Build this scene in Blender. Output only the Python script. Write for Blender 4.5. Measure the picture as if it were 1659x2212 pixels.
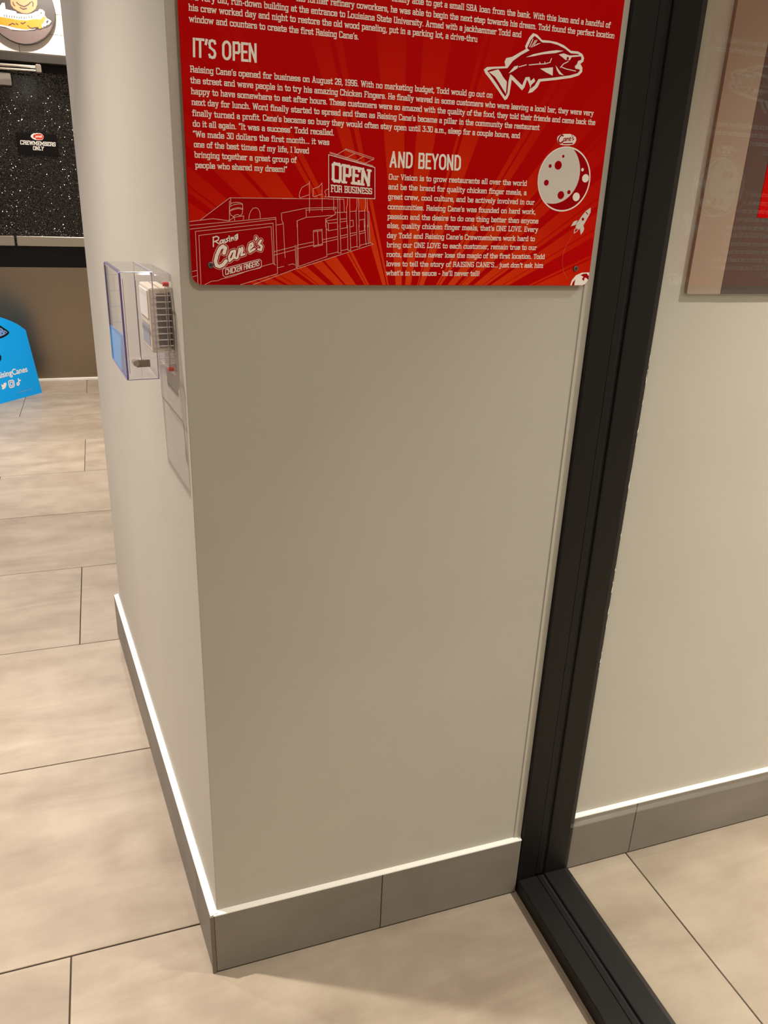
import bpy, bmesh, math, random
from mathutils import Vector, Matrix
from mathutils.geometry import tessellate_polygon

# ------------------------------------------------------------------ camera, world, exposure
scene = bpy.context.scene
for o in list(bpy.data.objects): bpy.data.objects.remove(o, do_unlink=True)
COL = scene.collection

CAM_POS = (-0.08612, -1.10689, 1.40539)
CAM_ROT = ((0.945104, 0.088884, -0.314449), (-0.324706, 0.363434, -0.873202), (0.036668, 0.927370, 0.372344))
cam = bpy.data.cameras.new('camera')
cam_ob = bpy.data.objects.new('camera', cam); COL.objects.link(cam_ob)
cam_ob.matrix_world = Matrix.Translation(CAM_POS) @ Matrix(CAM_ROT).to_4x4()
cam.sensor_fit = 'VERTICAL'; cam.sensor_height = 36.0; cam.lens = 36.0 * 1693.87 / 2212.0
cam.clip_start = 0.02; cam.clip_end = 60
scene.camera = cam_ob

world = bpy.data.worlds.new('world'); scene.world = world; world.use_nodes = True
world.node_tree.nodes['Background'].inputs[0].default_value = (0.9, 0.8, 0.7, 1)
world.node_tree.nodes['Background'].inputs[1].default_value = 0.05

vs = scene.view_settings
vs.view_transform = 'Standard'; vs.look = 'None'; vs.exposure = -0.18; vs.gamma = 1.0; vs.use_curve_mapping = False

WARM = (1.0, 0.93, 0.845)
# recessed downlights: x, y, watts, radius of the lens, colour, beam angle, what they hang above
LAMPS = [
    (-0.775, 0.425, 25, 0.026, (1.0, .91, .81), 80, 'above the wall beside the thermostat box'),
    (-0.62, 3.45, 40, 0.035, WARM, 110, 'above the aisle before the black door'),
    (-0.28, 4.84, 30, 0.035, (1.0, .90, .80), 180, 'nearest the black glitter door'),
    (-1.9, 1.9, 50, 0.05, (.92, .88, 1.0), 180, 'over the open floor left of the pier, added as cool fill'),  # cool fill, added in place of unseen menu boards
    (-0.9, -2.6, 9, 0.06, WARM, 180, 'behind the viewer on the left'),
    (0.52, -1.7, 20, 0.03, WARM, 180, 'behind the viewer facing the red poster'),
    (1.75, -0.75, 45, 0.06, WARM, 92, 'over the vestibule floor beyond the glass'),
    (1.75, -2.6, 30, 0.06, WARM, 140, 'far back in the vestibule beyond the glass'),
]
CEIL = 2.78

# ------------------------------------------------------------------ helpers
def link(o, parent=None):
    COL.objects.link(o)
    if parent is not None: o.parent = parent
    return o
def tag(o, label=None, cat=None, group=None, kind=None):
    if label: o['label'] = label
    if cat: o['category'] = cat
    if group: o['group'] = group
    if kind: o['kind'] = kind
    return o
def empty(name, loc=(0, 0, 0), rot=None):
    o = bpy.data.objects.new(name, None); o.empty_display_size = .05; link(o)
    o.location = loc
    if rot is not None: o.rotation_euler = rot
    return o

class MB:
    def __init__(s): s.v = []; s.f = []; s.n = 0
    def lift(s, y):                       # overlapping strokes of one print lie a few microns apart
        s.n += 1; return y - (s.n % 24)*2e-6
    def quad(s, a, b, c, d):
        n = len(s.v); s.v += [tuple(a), tuple(b), tuple(c), tuple(d)]; s.f.append((n, n+1, n+2, n+3)); return s
    def box(s, x0, x1, y0, y1, z0, z1):
        n = len(s.v)
        s.v += [(x0,y0,z0),(x1,y0,z0),(x1,y1,z0),(x0,y1,z0),(x0,y0,z1),(x1,y0,z1),(x1,y1,z1),(x0,y1,z1)]
        for f in ((0,3,2,1),(4,5,6,7),(0,1,5,4),(1,2,6,5),(2,3,7,6),(3,0,4,7)): s.f.append(tuple(n+i for i in f))
        return s
    def prism(s, pts, z0, z1):            # footprint in xy (counter-clockwise), extruded in z
        n = len(s.v); k = len(pts)
        s.v += [(x, y, z0) for x, y in pts] + [(x, y, z1) for x, y in pts]
        s.f.append(tuple(n+i for i in reversed(range(k)))); s.f.append(tuple(n+k+i for i in range(k)))
        for i in range(k):
            j = (i+1) % k; s.f.append((n+i, n+j, n+k+j, n+k+i))
        return s
    def plate(s, pts, y0, y1):            # outline in xz, thickness along y
        n = len(s.v); k = len(pts)
        s.v += [(x, y0, z) for x, z in pts] + [(x, y1, z) for x, z in pts]
        s.f.append(tuple(n+i for i in range(k))); s.f.append(tuple(n+k+i for i in reversed(range(k))))
        for i in range(k):
            j = (i+1) % k; s.f.append((n+j, n+i, n+k+i, n+k+j))
        return s
    def flat(s, pts, y):                  # filled outline in xz at depth y (concave allowed)
        tri = tessellate_polygon([[Vector((p[0], p[1], 0)) for p in pts]])
        y = s.lift(y); n = len(s.v); s.v += [(p[0], y, p[1]) for p in pts]
        for t in tri: s.f.append(tuple(n+i for i in t))
        return s
    def disc(s, cx, cz, r, y, k=28):
        y = s.lift(y)
        n = len(s.v); s.v += [(cx+r*math.cos(2*math.pi*i/k), y, cz+r*math.sin(2*math.pi*i/k)) for i in range(k)]
        s.f.append(tuple(n+i for i in range(k))); return s
    def ring(s, cx, cz, r0, r1, y, k=48):
        n = len(s.v)
        for i in range(k):
            a = 2*math.pi*i/k
            s.v += [(cx+r0*math.cos(a), y, cz+r0*math.sin(a)), (cx+r1*math.cos(a), y, cz+r1*math.sin(a))]
        for i in range(k):
            j = (i+1) % k; s.f.append((n+2*i, n+2*j, n+2*j+1, n+2*i+1))
        return s
    def stroke(s, pts, w, y, round_=False, cap=True):
        h = w/2
        for (ax, az), (bx, bz) in zip(pts, pts[1:]):
            dx, dz = bx-ax, bz-az; L = math.hypot(dx, dz)
            if L < 1e-7: continue
            ux, uz = dx/L, dz/L; e = 0 if (round_ or not cap) else h
            ax2, az2, bx2, bz2 = ax-ux*e, az-uz*e, bx+ux*e, bz+uz*e
            nx, nz = -uz*h, ux*h; yy = s.lift(y)
            s.quad((ax2+nx, yy, az2+nz), (bx2+nx, yy, bz2+nz), (bx2-nx, yy, bz2-nz), (ax2-nx, yy, az2-nz))
        if round_:
            for p in pts: s.disc(p[0], p[1], h, y, 12)
        return s
    def tube(s, a, b, r, k=12):
        a = Vector(a); b = Vector(b); d = (b-a).normalized()
        t = Vector((0, 0, 1)) if abs(d.z) < .9 else Vector((1, 0, 0))
        u = d.cross(t).normalized(); v = d.cross(u); n = len(s.v)
        for c in (a, b):
            for i in range(k):
                q = 2*math.pi*i/k; s.v.append(tuple(c + u*(r*math.cos(q)) + v*(r*math.sin(q))))
        for i in range(k):
            j = (i+1) % k; s.f.append((n+i, n+j, n+k+j, n+k+i))
        s.f.append(tuple(n+i for i in reversed(range(k)))); s.f.append(tuple(n+k+i for i in range(k)))
        return s
    def mesh(s, name, mat, bevel=0, seg=2):
        me = bpy.data.meshes.new(name); me.from_pydata(s.v, [], s.f)
        bm = bmesh.new(); bm.from_mesh(me)
        if bevel:
            bmesh.ops.recalc_face_normals(bm, faces=bm.faces)
            bmesh.ops.bevel(bm, geom=list(bm.edges), offset=bevel, segments=seg, profile=.5, affect='EDGES', clamp_overlap=True)
        bmesh.ops.recalc_face_normals(bm, faces=bm.faces)
        bm.to_mesh(me); bm.free()
        for m in (mat if isinstance(mat, (list, tuple)) else [mat]): me.materials.append(m)
        return me
    def build(s, name, mat, parent=None, bevel=0, seg=2):
        return link(bpy.data.objects.new(name, s.mesh(name, mat, bevel, seg)), parent)

def srgb(r, g, b):
    f = lambda c: (c/255/12.92) if c/255 <= .04045 else ((c/255+.055)/1.055)**2.4
    return (f(r), f(g), f(b), 1)

# ------------------------------------------------------------------ materials
def new_mat(name):
    m = bpy.data.materials.new(name); m.use_nodes = True
    nt = m.node_tree; return m, nt, nt.nodes['Principled BSDF']
def plain(name, col, rough=.5, metal=0, spec=.5):
    m, nt, p = new_mat(name)
    p.inputs['Base Color'].default_value = col; p.inputs['Roughness'].default_value = rough
    p.inputs['Metallic'].default_value = metal; p.inputs['Specular IOR Level'].default_value = spec
    return m
def N(nt, t, **kw):
    n = nt.nodes.new(t)
    for k, v in kw.items(): setattr(n, k, v)
    return n
def ramp(nt, stops):
    r = N(nt, 'ShaderNodeValToRGB')
    while len(r.color_ramp.elements) < len(stops): r.color_ramp.elements.new(.5)
    for e, (p, c) in zip(r.color_ramp.elements, stops): e.position = p; e.color = c
    return r

def paint(name, col, scale=900, bump=.25, rough=.55):
    m, nt, p = new_mat(name); L = nt.links
    p.inputs['Base Color'].default_value = col; p.inputs['Roughness'].default_value = rough
    p.inputs['Specular IOR Level'].default_value = .35
    g = N(nt, 'ShaderNodeNewGeometry')
    n = N(nt, 'ShaderNodeTexNoise'); n.inputs['Scale'].default_value = scale*.35; n.inputs['Detail'].default_value = 3
    L.new(g.outputs['Position'], n.inputs['Vector'])
    b = N(nt, 'ShaderNodeBump'); b.inputs['Strength'].default_value = bump; b.inputs['Distance'].default_value = .0006
    L.new(n.outputs['Fac'], b.inputs['Height']); L.new(b.outputs['Normal'], p.inputs['Normal'])
    n2 = N(nt, 'ShaderNodeTexNoise'); n2.inputs['Scale'].default_value = 2.2; n2.inputs['Detail'].default_value = 4
    L.new(g.outputs['Position'], n2.inputs['Vector'])
    r = ramp(nt, [(.35, tuple(c*.965 for c in col[:3])+(1,)), (.65, tuple(min(1, c*1.03) for c in col[:3])+(1,))])
    L.new(n2.outputs['Fac'], r.inputs['Fac']); L.new(r.outputs['Color'], p.inputs['Base Color'])
    return m

def tile_mat(name, dark, light, rough=.42, sx=1.2, sy=9, var=.10, spec=.4):
    m, nt, p = new_mat(name); L = nt.links
    g = N(nt, 'ShaderNodeNewGeometry'); oi = N(nt, 'ShaderNodeObjectInfo')
    mp = N(nt, 'ShaderNodeMapping'); mp.inputs['Scale'].default_value = (sx, sy, sy)
    off = N(nt, 'ShaderNodeVectorMath', operation='SCALE'); off.inputs['Scale'].default_value = 37.0
    cmb = N(nt, 'ShaderNodeCombineXYZ'); L.new(oi.outputs['Random'], cmb.inputs[0]); L.new(oi.outputs['Random'], cmb.inputs[1])
    L.new(cmb.outputs[0], off.inputs[0])
    add = N(nt, 'ShaderNodeVectorMath', operation='ADD'); L.new(g.outputs['Position'], add.inputs[0]); L.new(off.outputs[0], add.inputs[1])
    L.new(add.outputs[0], mp.inputs['Vector'])
    n1 = N(nt, 'ShaderNodeTexNoise'); n1.inputs['Scale'].default_value = 1.6; n1.inputs['Detail'].default_value = 7; n1.inputs['Roughness'].default_value = .62; n1.inputs['Distortion'].default_value = .7
    L.new(mp.outputs[0], n1.inputs['Vector'])
    n2 = N(nt, 'ShaderNodeTexNoise'); n2.inputs['Scale'].default_value = 9; n2.inputs['Detail'].default_value = 6
    L.new(add.outputs[0], n2.inputs['Vector'])
    mx = N(nt, 'ShaderNodeMix', data_type='FLOAT'); mx.inputs[0].default_value = .35
    L.new(n1.outputs['Fac'], mx.inputs[2]); L.new(n2.outputs['Fac'], mx.inputs[3])
    r = ramp(nt, [(.34, dark), (.5, tuple((a+b)/2 for a, b in zip(dark, light))), (.66, light)])
    L.new(mx.outputs[0], r.inputs['Fac'])
    hv = N(nt, 'ShaderNodeHueSaturation')
    ma = N(nt, 'ShaderNodeMapRange'); ma.inputs[3].default_value = 1-var; ma.inputs[4].default_value = 1+var*.6
    L.new(oi.outputs['Random'], ma.inputs[0]); L.new(ma.outputs[0], hv.inputs['Value']); L.new(r.outputs['Color'], hv.inputs['Color'])
    L.new(hv.outputs[0], p.inputs['Base Color'])
    p.inputs['Roughness'].default_value = rough; p.inputs['Specular IOR Level'].default_value = spec
    bp = N(nt, 'ShaderNodeBump'); bp.inputs['Strength'].default_value = .12; bp.inputs['Distance'].default_value = .001
    L.new(n2.outputs['Fac'], bp.inputs['Height']); L.new(bp.outputs['Normal'], p.inputs['Normal'])
    return m

def clear(name, tint=(.96, .96, .97, 1), ior=1.49, rough=.02, haze=0):
    m = bpy.data.materials.new(name); m.use_nodes = True; nt = m.node_tree; nt.nodes.clear(); L = nt.links
    o = N(nt, 'ShaderNodeOutputMaterial'); mx = N(nt, 'ShaderNodeMixShader'); t = N(nt, 'ShaderNodeBsdfTransparent'); g = N(nt, 'ShaderNodeBsdfGlossy'); f = N(nt, 'ShaderNodeFresnel')
    t.inputs[0].default_value = tint; g.inputs['Roughness'].default_value = rough; f.inputs['IOR'].default_value = ior
    ge = N(nt, 'ShaderNodeNewGeometry'); mr = N(nt, 'ShaderNodeMapRange')     # a sheet has the same index from both of its faces
    mr.inputs[3].default_value = ior; mr.inputs[4].default_value = 1/ior; L.new(ge.outputs['Backfacing'], mr.inputs[0]); L.new(mr.outputs[0], f.inputs['IOR'])
    L.new(f.outputs[0], mx.inputs[0]); L.new(g.outputs[0], mx.inputs[2]); L.new(mx.outputs[0], o.inputs[0])
    if haze:
        d = N(nt, 'ShaderNodeBsdfDiffuse'); d.inputs[0].default_value = (.80, .74, .80, 1); h = N(nt, 'ShaderNodeMixShader'); h.inputs[0].default_value = haze
        L.new(t.outputs[0], h.inputs[1]); L.new(d.outputs[0], h.inputs[2]); L.new(h.outputs[0], mx.inputs[1])
    else: L.new(t.outputs[0], mx.inputs[1])
    return m

def glitter(name):
    m, nt, p = new_mat(name); L = nt.links
    tc = N(nt, 'ShaderNodeNewGeometry')
    v = N(nt, 'ShaderNodeTexVoronoi'); v.inputs['Scale'].default_value = 220; L.new(tc.outputs['Position'], v.inputs['Vector'])
    sep = N(nt, 'ShaderNodeSeparateColor'); L.new(v.outputs['Color'], sep.inputs[0])
    th = N(nt, 'ShaderNodeMath', operation='GREATER_THAN'); th.inputs[1].default_value = .4; L.new(sep.outputs[0], th.inputs[0])
    near = N(nt, 'ShaderNodeMath', operation='LESS_THAN'); near.inputs[1].default_value = .5; L.new(v.outputs['Distance'], near.inputs[0])
    fl = N(nt, 'ShaderNodeMath', operation='MULTIPLY'); L.new(th.outputs[0], fl.inputs[0]); L.new(near.outputs[0], fl.inputs[1])
    mx = N(nt, 'ShaderNodeMix', data_type='RGBA'); L.new(fl.outputs[0], mx.inputs[0])
    mx.inputs[6].default_value = (.006, .005, .005, 1); mx.inputs[7].default_value = (.12, .112, .108, 1)
    L.new(mx.outputs[2], p.inputs['Base Color']); L.new(fl.outputs[0], p.inputs['Metallic'])
    p.inputs['Roughness'].default_value = .13
    # every flake lies at its own angle
    sub = N(nt, 'ShaderNodeVectorMath', operation='SUBTRACT'); sub.inputs[1].default_value = (.5, .5, .5); L.new(v.outputs['Color'], sub.inputs[0])
    sc = N(nt, 'ShaderNodeVectorMath', operation='SCALE'); sc.inputs['Scale'].default_value = 1.5
    fl2 = N(nt, 'ShaderNodeVectorMath', operation='MULTIPLY'); fl2.inputs[1].default_value = (1, .2, 1); L.new(sub.outputs[0], fl2.inputs[0]); L.new(fl2.outputs[0], sc.inputs[0])
    sc2 = N(nt, 'ShaderNodeVectorMath', operation='SCALE'); L.new(sc.outputs[0], sc2.inputs[0]); L.new(fl.outputs[0], sc2.inputs['Scale'])
    ad = N(nt, 'ShaderNodeVectorMath', operation='ADD'); L.new(tc.outputs['Normal'], ad.inputs[0]); L.new(sc2.outputs[0], ad.inputs[1])
    nm = N(nt, 'ShaderNodeVectorMath', operation='NORMALIZE'); L.new(ad.outputs[0], nm.inputs[0]); L.new(nm.outputs[0], p.inputs['Normal'])
    return m

def ray_mat(name):                        # printed burst: orange near its centre, fading to red
    m, nt, p = new_mat(name); L = nt.links
    g = N(nt, 'ShaderNodeNewGeometry'); d = N(nt, 'ShaderNodeVectorMath', operation='DISTANCE')
    L.new(g.outputs['Position'], d.inputs[0]); d.inputs[1].default_value = (ART['ctr'][0], 0, ART['ctr'][1])
    r = ramp(nt, [(.09, srgb(238, 72, 24)), (.21, srgb(222, 52, 6)), (.33, srgb(208, 26, 2)), (.41, srgb(200, 10, 1)), (.52, RED)])
    L.new(d.outputs['Value'], r.inputs['Fac']); L.new(r.outputs['Color'], p.inputs['Base Color'])
    p.inputs['Roughness'].default_value = .5; p.inputs['Specular IOR Level'].default_value = .05
    return m

ART = {'T':[['in a very old, run-down building at the entrance to Louisiana State University. Armed with a jackhammer Todd and',.03794,.48381,1.61387],['his crew worked day and night to restore the old wood paneling, put in a parking lot, a drive-thru',.04049,.41891,1.60273],["window and counters to create the first Raising Cane's.",.04025,.25261,1.59109],["Raising Cane's opened for business on August 28, 1996. With no marketing budget, Todd would go out on",.03862,.44771,1.5381],['the street and wave people in to try his amazing Chicken Fingers. He finally waved in some customers who were leaving a local bar, they were very',.0384,.61155,1.5262],['happy to have somewhere to eat after hours. These customers were so amazed with the quality of the food, they told their friends and came back the',.0386,.61629,1.51428],["next day for lunch. Word finally started to spread and then as Raising Cane's became a pillar in the community the restaurant",.03863,.52545,1.50236],["finally turned a profit. Cane's became so busy they would often stay open until 3:30 a.m., sleep for a couple hours, and",.03876,.49584,1.49021],['do it all again. “It was a success” Todd recalled.',.0388,.22169,1.47841],['“We made 30 dollars the first month... it was',.03841,.21518,1.46666],['one of the best times of my life, I loved',.03883,.18772,1.45493],['bringing together a great group of',.03904,.17078,1.44305],['people who shared my dream!”',.03929,.15821,1.43105],['Our Vision is to grow restaurants all over the world',.2999,.51405,1.42818],['and be the brand for quality chicken finger meals, a',.2998,.51498,1.41567],['great crew, cool culture, and be actively involved in our',.29978,.52957,1.40299],["communities. Raising Cane's was founded on hard work,",.29988,.5334,1.38997],['passion and the desire to do one thing better than anyone',.30008,.53935,1.37726],["else, quality chicken finger meals, that's ONE LOVE. Every",.30016,.54029,1.36525],["day Todd and Raising Cane's Crewmembers work hard to",.30039,.5366,1.35207],['bring our ONE LOVE to each customer, remain true to our',.30049,.54103,1.33956],['roots, and thus never lose the magic of the first location. Todd',.30051,.55665,1.3267],["loves to tell the story of RAISING CANE'S... just don't ask him",.30074,.55571,1.31387],["what's in the sauce - he'll never tell!",.30095,.44925,1.30123],['finally able to get a small SBA loan from the bank. With this loan and a handful of',.2955,.62143,1.63758],['his former refinery coworkers, he was able to begin the next step towards his dream. Todd found the perfect location',.17134,.63034,1.62535]],
'Q':{"IT'S OPEN":[[.04199,1.55447],[.12145,1.55474],[.04293,1.57511],[.12177,1.57554]],
'AND BEYOND':[[.29946,1.44345],[.40754,1.444],[.29963,1.4638],[.4067,1.4639]],
'OPEN':[[.2188,1.42207],[.27396,1.41881],[.2185,1.44662],[.27462,1.43885]],
'FOR BUSINESS':[[.21768,1.40923],[.27661,1.40853],[.21757,1.41855],[.27657,1.41599]],
'CHICKEN FINGERS':[[.07208,1.30017],[.11879,1.31266],[.07238,1.30801],[.11896,1.32018]]},
'rays':[[[.0285,1.36486],[.16744,1.2875],[.15805,1.2875],[.0285,1.35566]],[[.0285,1.39058],[.18891,1.2875],[.16894,1.2875],[.0285,1.36643]],[[.0285,1.40886],[.20099,1.2875],[.19644,1.2875],[.0285,1.40159]],[[.0285,1.43427],[.21467,1.2875],[.20252,1.2875],[.0285,1.41143]],[[.0285,1.49608],[.23822,1.2875],[.22488,1.2875],[.0285,1.4576]],[[.0285,1.57388],[.25685,1.2875],[.24132,1.2875],[.0285,1.50669]],[[.0285,1.67496],[.27198,1.2875],[.26936,1.2875],[.0285,1.65373]],[[.0285,1.71339],[.27618,1.2875],[.27303,1.2875],[.0285,1.684]],[[.16855,1.74],[.30187,1.2875],[.29623,1.2875],[.13443,1.74]],[[.19241,1.74],[.30581,1.2875],[.30357,1.2875],[.17887,1.74]],[[.31331,1.74],[.32578,1.2875],[.31659,1.2875],[.25769,1.74]],[[.39896,1.74],[.33993,1.2875],[.33122,1.2875],[.34622,1.74]],[[.46728,1.74],[.35122,1.2875],[.34978,1.2875],[.4586,1.74]],[[.52191,1.74],[.36024,1.2875],[.35253,1.2875],[.47523,1.74]],[[.6395,1.74],[.6395,1.71228],[.38244,1.2875],[.37965,1.2875],[.63939,1.74]],[[.6395,1.66424],[.38802,1.2875],[.38355,1.2875],[.6395,1.70194]],[[.6395,1.53903],[.40996,1.2875],[.39811,1.2875],[.6395,1.59688]],[[.6395,1.50769],[.41823,1.2875],[.41619,1.2875],[.6395,1.51488]],[[.6395,1.46922],[.43099,1.2875],[.41959,1.2875],[.6395,1.50307]],[[.6395,1.4176],[.45514,1.2875],[.44073,1.2875],[.6395,1.44573]],[[.6395,1.4062],[.46208,1.2875],[.45653,1.2875],[.6395,1.41522]],[[.6395,1.37245],[.48797,1.2875],[.46896,1.2875],[.6395,1.39602]],[[.6395,1.36066],[.49954,1.2875],[.48961,1.2875],[.6395,1.37068]],[[.6395,1.3302],[.539,1.2875],[.53297,1.2875],[.6395,1.33409]],[[.6395,1.29812],[.6065,1.2875],[.54383,1.2875],[.6395,1.32723]],[[.0285,1.33018],[.12526,1.2875],[.11171,1.2875],[.0285,1.32191]],[[.0285,1.34992],[.15163,1.2875],[.13108,1.2875],[.0285,1.33409]]],
'ctr':[.32825,1.19796],
'fish_out':[[.4314,1.57134],[.43588,1.57481],[.46377,1.57788],[.46165,1.58329],[.46383,1.58781],[.47247,1.5899],[.49243,1.60094],[.49092,1.60427],[.49591,1.61506],[.50128,1.62069],[.50748,1.61952],[.5161,1.61372],[.52696,1.61397],[.53894,1.61327],[.55085,1.61044],[.5628,1.60475],[.57448,1.60484],[.58193,1.60226],[.58522,1.5977],[.58449,1.59316],[.58021,1.59012],[.58416,1.58593],[.58473,1.58055],[.58,1.57566],[.56757,1.57163],[.5424,1.56704],[.51969,1.56355],[.51601,1.55609],[.50875,1.54962],[.5021,1.5477],[.50492,1.55475],[.50173,1.56044],[.49852,1.56449],[.49558,1.55461],[.49217,1.5506],[.48524,1.55566],[.47477,1.56271],[.47398,1.55341],[.47314,1.54442],[.47017,1.53846],[.46698,1.53663],[.46176,1.54147],[.45331,1.54979],[.44112,1.56125],[.43445,1.5667]],
'fish_in':[[.43674,1.57036],[.44436,1.57322],[.46665,1.57583],[.47411,1.58516],[.48655,1.59367],[.49817,1.59986],[.49409,1.60212],[.49892,1.61239],[.50389,1.61766],[.51012,1.61458],[.51647,1.6108],[.52958,1.61141],[.54123,1.60997],[.55326,1.60642],[.56325,1.6016],[.57492,1.60185],[.5806,1.59858],[.5811,1.59522],[.57618,1.59339],[.57508,1.58971],[.57164,1.58585],[.5734,1.58347],[.58005,1.58326],[.58037,1.58112],[.57726,1.57817],[.5648,1.5745],[.53969,1.5699],[.51635,1.56635],[.51119,1.5579],[.5053,1.55352],[.50598,1.55932],[.50198,1.56795],[.49593,1.56714],[.49168,1.55684],[.48776,1.55941],[.4756,1.56738],[.47186,1.56885],[.4701,1.56024],[.46982,1.54597],[.46718,1.54113],[.46224,1.54544],[.45272,1.55577],[.44297,1.5649]],
'fish_w':[[[.43926,1.56916],[.45316,1.57338],[.45706,1.56983],[.46113,1.56487],[.46747,1.55969],[.46773,1.55296],[.46774,1.5444],[.46218,1.55043],[.45614,1.55709],[.44924,1.56397]],[[.49358,1.59111],[.50431,1.59566],[.5164,1.59876],[.52859,1.60153],[.54026,1.60356],[.55131,1.60379],[.53913,1.59995],[.52004,1.59696],[.50461,1.59323]],[[.54416,1.5986],[.55175,1.60064],[.56132,1.59878],[.57743,1.60081],[.57909,1.59917],[.56507,1.59713],[.56262,1.59301],[.55559,1.59315],[.54958,1.59622]],[[.46909,1.5697],[.47704,1.57875],[.4827,1.58025],[.48216,1.57704],[.47442,1.57205]],[[.51726,1.57926],[.5371,1.58241],[.538,1.57211],[.52742,1.57524]],[[.54089,1.58521],[.54615,1.58062],[.55038,1.577],[.55596,1.57383],[.54836,1.57469],[.54404,1.57903]],[[.57159,1.5862],[.57531,1.58973],[.57729,1.58593],[.57486,1.58322]],[[.49938,1.60291],[.50946,1.60898],[.51496,1.61015],[.50537,1.60551]],[[.50333,1.56234],[.50916,1.56707],[.51145,1.5633],[.50606,1.5586]]],
'fish_l':[[[.48421,1.57879],[.49509,1.58211]],[[.49959,1.58229],[.51251,1.58437],[.52423,1.58566],[.53174,1.58803],[.53342,1.59277]],[[.51657,1.5847],[.51563,1.58674]],[[.52423,1.58566],[.52351,1.58773]],[[.54904,1.58335],[.55352,1.58799],[.56051,1.59141]],[[.55134,1.58353],[.55904,1.58199],[.57382,1.58061]],[[.49766,1.60416],[.50174,1.61316]],[[.50055,1.6044],[.50547,1.6121]],[[.50413,1.60644],[.50787,1.61266]]],
'fish_eye':[.55906,1.59503],
'moon':[.57544,1.4395,.04439],
'moon_lit':[.55815,1.44784,.04241],
'cr_d':[[.56927,1.47045,.00204],[.56243,1.45816,.00598],[.54913,1.45652,.00252],[.54579,1.43387,.00406],[.57244,1.41786,.00558],[.58551,1.42248,.00289]],
'cr_w':[[.6042,1.45409,.00227],[.61112,1.44263,.00573],[.59901,1.41637,.00602]],
'lg_blob':[[.5558,1.49277],[.55651,1.49601],[.56078,1.49853],[.56752,1.50001],[.57674,1.50053],[.58282,1.49886],[.58663,1.49677],[.58799,1.49316],[.58655,1.48938],[.58397,1.48693],[.57657,1.48543],[.56843,1.48519],[.56256,1.48561],[.5582,1.48786]],
'lg_C':[[[.56556,1.49743],[.56256,1.49818],[.5595,1.49526],[.55811,1.49107],[.55969,1.48794],[.56286,1.48765],[.566,1.49012]]],
'lg_l':[[[.56969,1.49446],[.56699,1.49385],[.56649,1.49079],[.56861,1.49054],[.57018,1.4943],[.57018,1.49099]],[[.57174,1.49475],[.57159,1.49088]],[[.57173,1.49319],[.57423,1.49526],[.57411,1.4912]],[[.57605,1.49315],[.57877,1.4945],[.57762,1.496],[.57576,1.49433],[.57615,1.49159],[.5791,1.49221]],[[.5825,1.497],[.58077,1.49525],[.58378,1.49385],[.58166,1.49235]],[[.58027,1.49872],[.58012,1.49733]]],
'lg_bar':[[.56456,1.48793],[.58305,1.4892],[.58271,1.48751],[.56709,1.4865]],
'rk_body':[[.62674,1.40227],[.6274,1.39565],[.62494,1.3901],[.6211,1.38302],[.61726,1.37591],[.61074,1.37013],[.60441,1.3731],[.60565,1.37962],[.60872,1.38369],[.6127,1.38976],[.6184,1.39667]],
'rk_fin':[[[.60649,1.38383],[.59985,1.38166],[.59576,1.37459],[.60419,1.37709]],[[.61738,1.37671],[.61971,1.37195],[.61855,1.36739],[.61492,1.36277],[.61249,1.37078]]],
'rk_dark':[[[.6193,1.3964],[.6235,1.39305],[.62282,1.39184],[.61848,1.39529]]],
'rk_port':[.61545,1.38536,.00218],
'rk_flame':[[.60484,1.37261],[.6024,1.37004],[.60242,1.36402],[.60749,1.36715],[.60982,1.36971]],
'rk_flame_in':[[.60539,1.37142],[.60377,1.36907],[.60397,1.36606],[.60673,1.36813],[.60856,1.36988]],
'rk_arc':[[.59974,1.3614],[.59586,1.35426],[.59205,1.3466],[.58938,1.33944],[.58792,1.33228],[.58797,1.32305],[.5901,1.31483],[.59322,1.30759],[.59774,1.30189],[.60277,1.29721]],
'globe':[[.6071,1.28712],[.60921,1.29597],[.61566,1.30335],[.62578,1.30719],[.63873,1.3077],[.63959,1.30054],[.63855,1.29577],[.63632,1.29205],[.63355,1.28939],[.62944,1.28715]],
'globe_d':[[[.62342,1.30361],[.62856,1.30553],[.63418,1.30599],[.63884,1.30212],[.63872,1.2963],[.63526,1.29893],[.63193,1.29997],[.63089,1.29437],[.62681,1.29784],[.62924,1.30101]],[[.60986,1.28712],[.6113,1.29282],[.61552,1.29747],[.61456,1.29199],[.61452,1.28713]]],
'b_fill':[[[.04278,1.36924],[.08166,1.39723],[.17019,1.39942],[.16998,1.35787],[.14274,1.35726],[.14206,1.37494],[.0282,1.36231],[.02801,1.36681]],[[.02846,1.36214],[.14206,1.37485],[.1434,1.30262],[.09229,1.2877],[.03462,1.28775],[.02951,1.29474],[.02823,1.30472]],[[.15133,1.39863],[.23679,1.40084],[.23709,1.38421],[.27275,1.38661],[.27338,1.36626],[.15091,1.36332]],[[.14226,1.37497],[.17083,1.37134],[.21166,1.37955],[.2725,1.38579],[.27532,1.34461],[.28001,1.34329],[.17103,1.3094],[.14408,1.30136]],[[.14154,1.37177],[.174,1.37263],[.17377,1.31022],[.14288,1.29985]]],
'board':[[.21427,1.45507],[.27951,1.44229],[.28085,1.40288],[.21512,1.403]],
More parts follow.
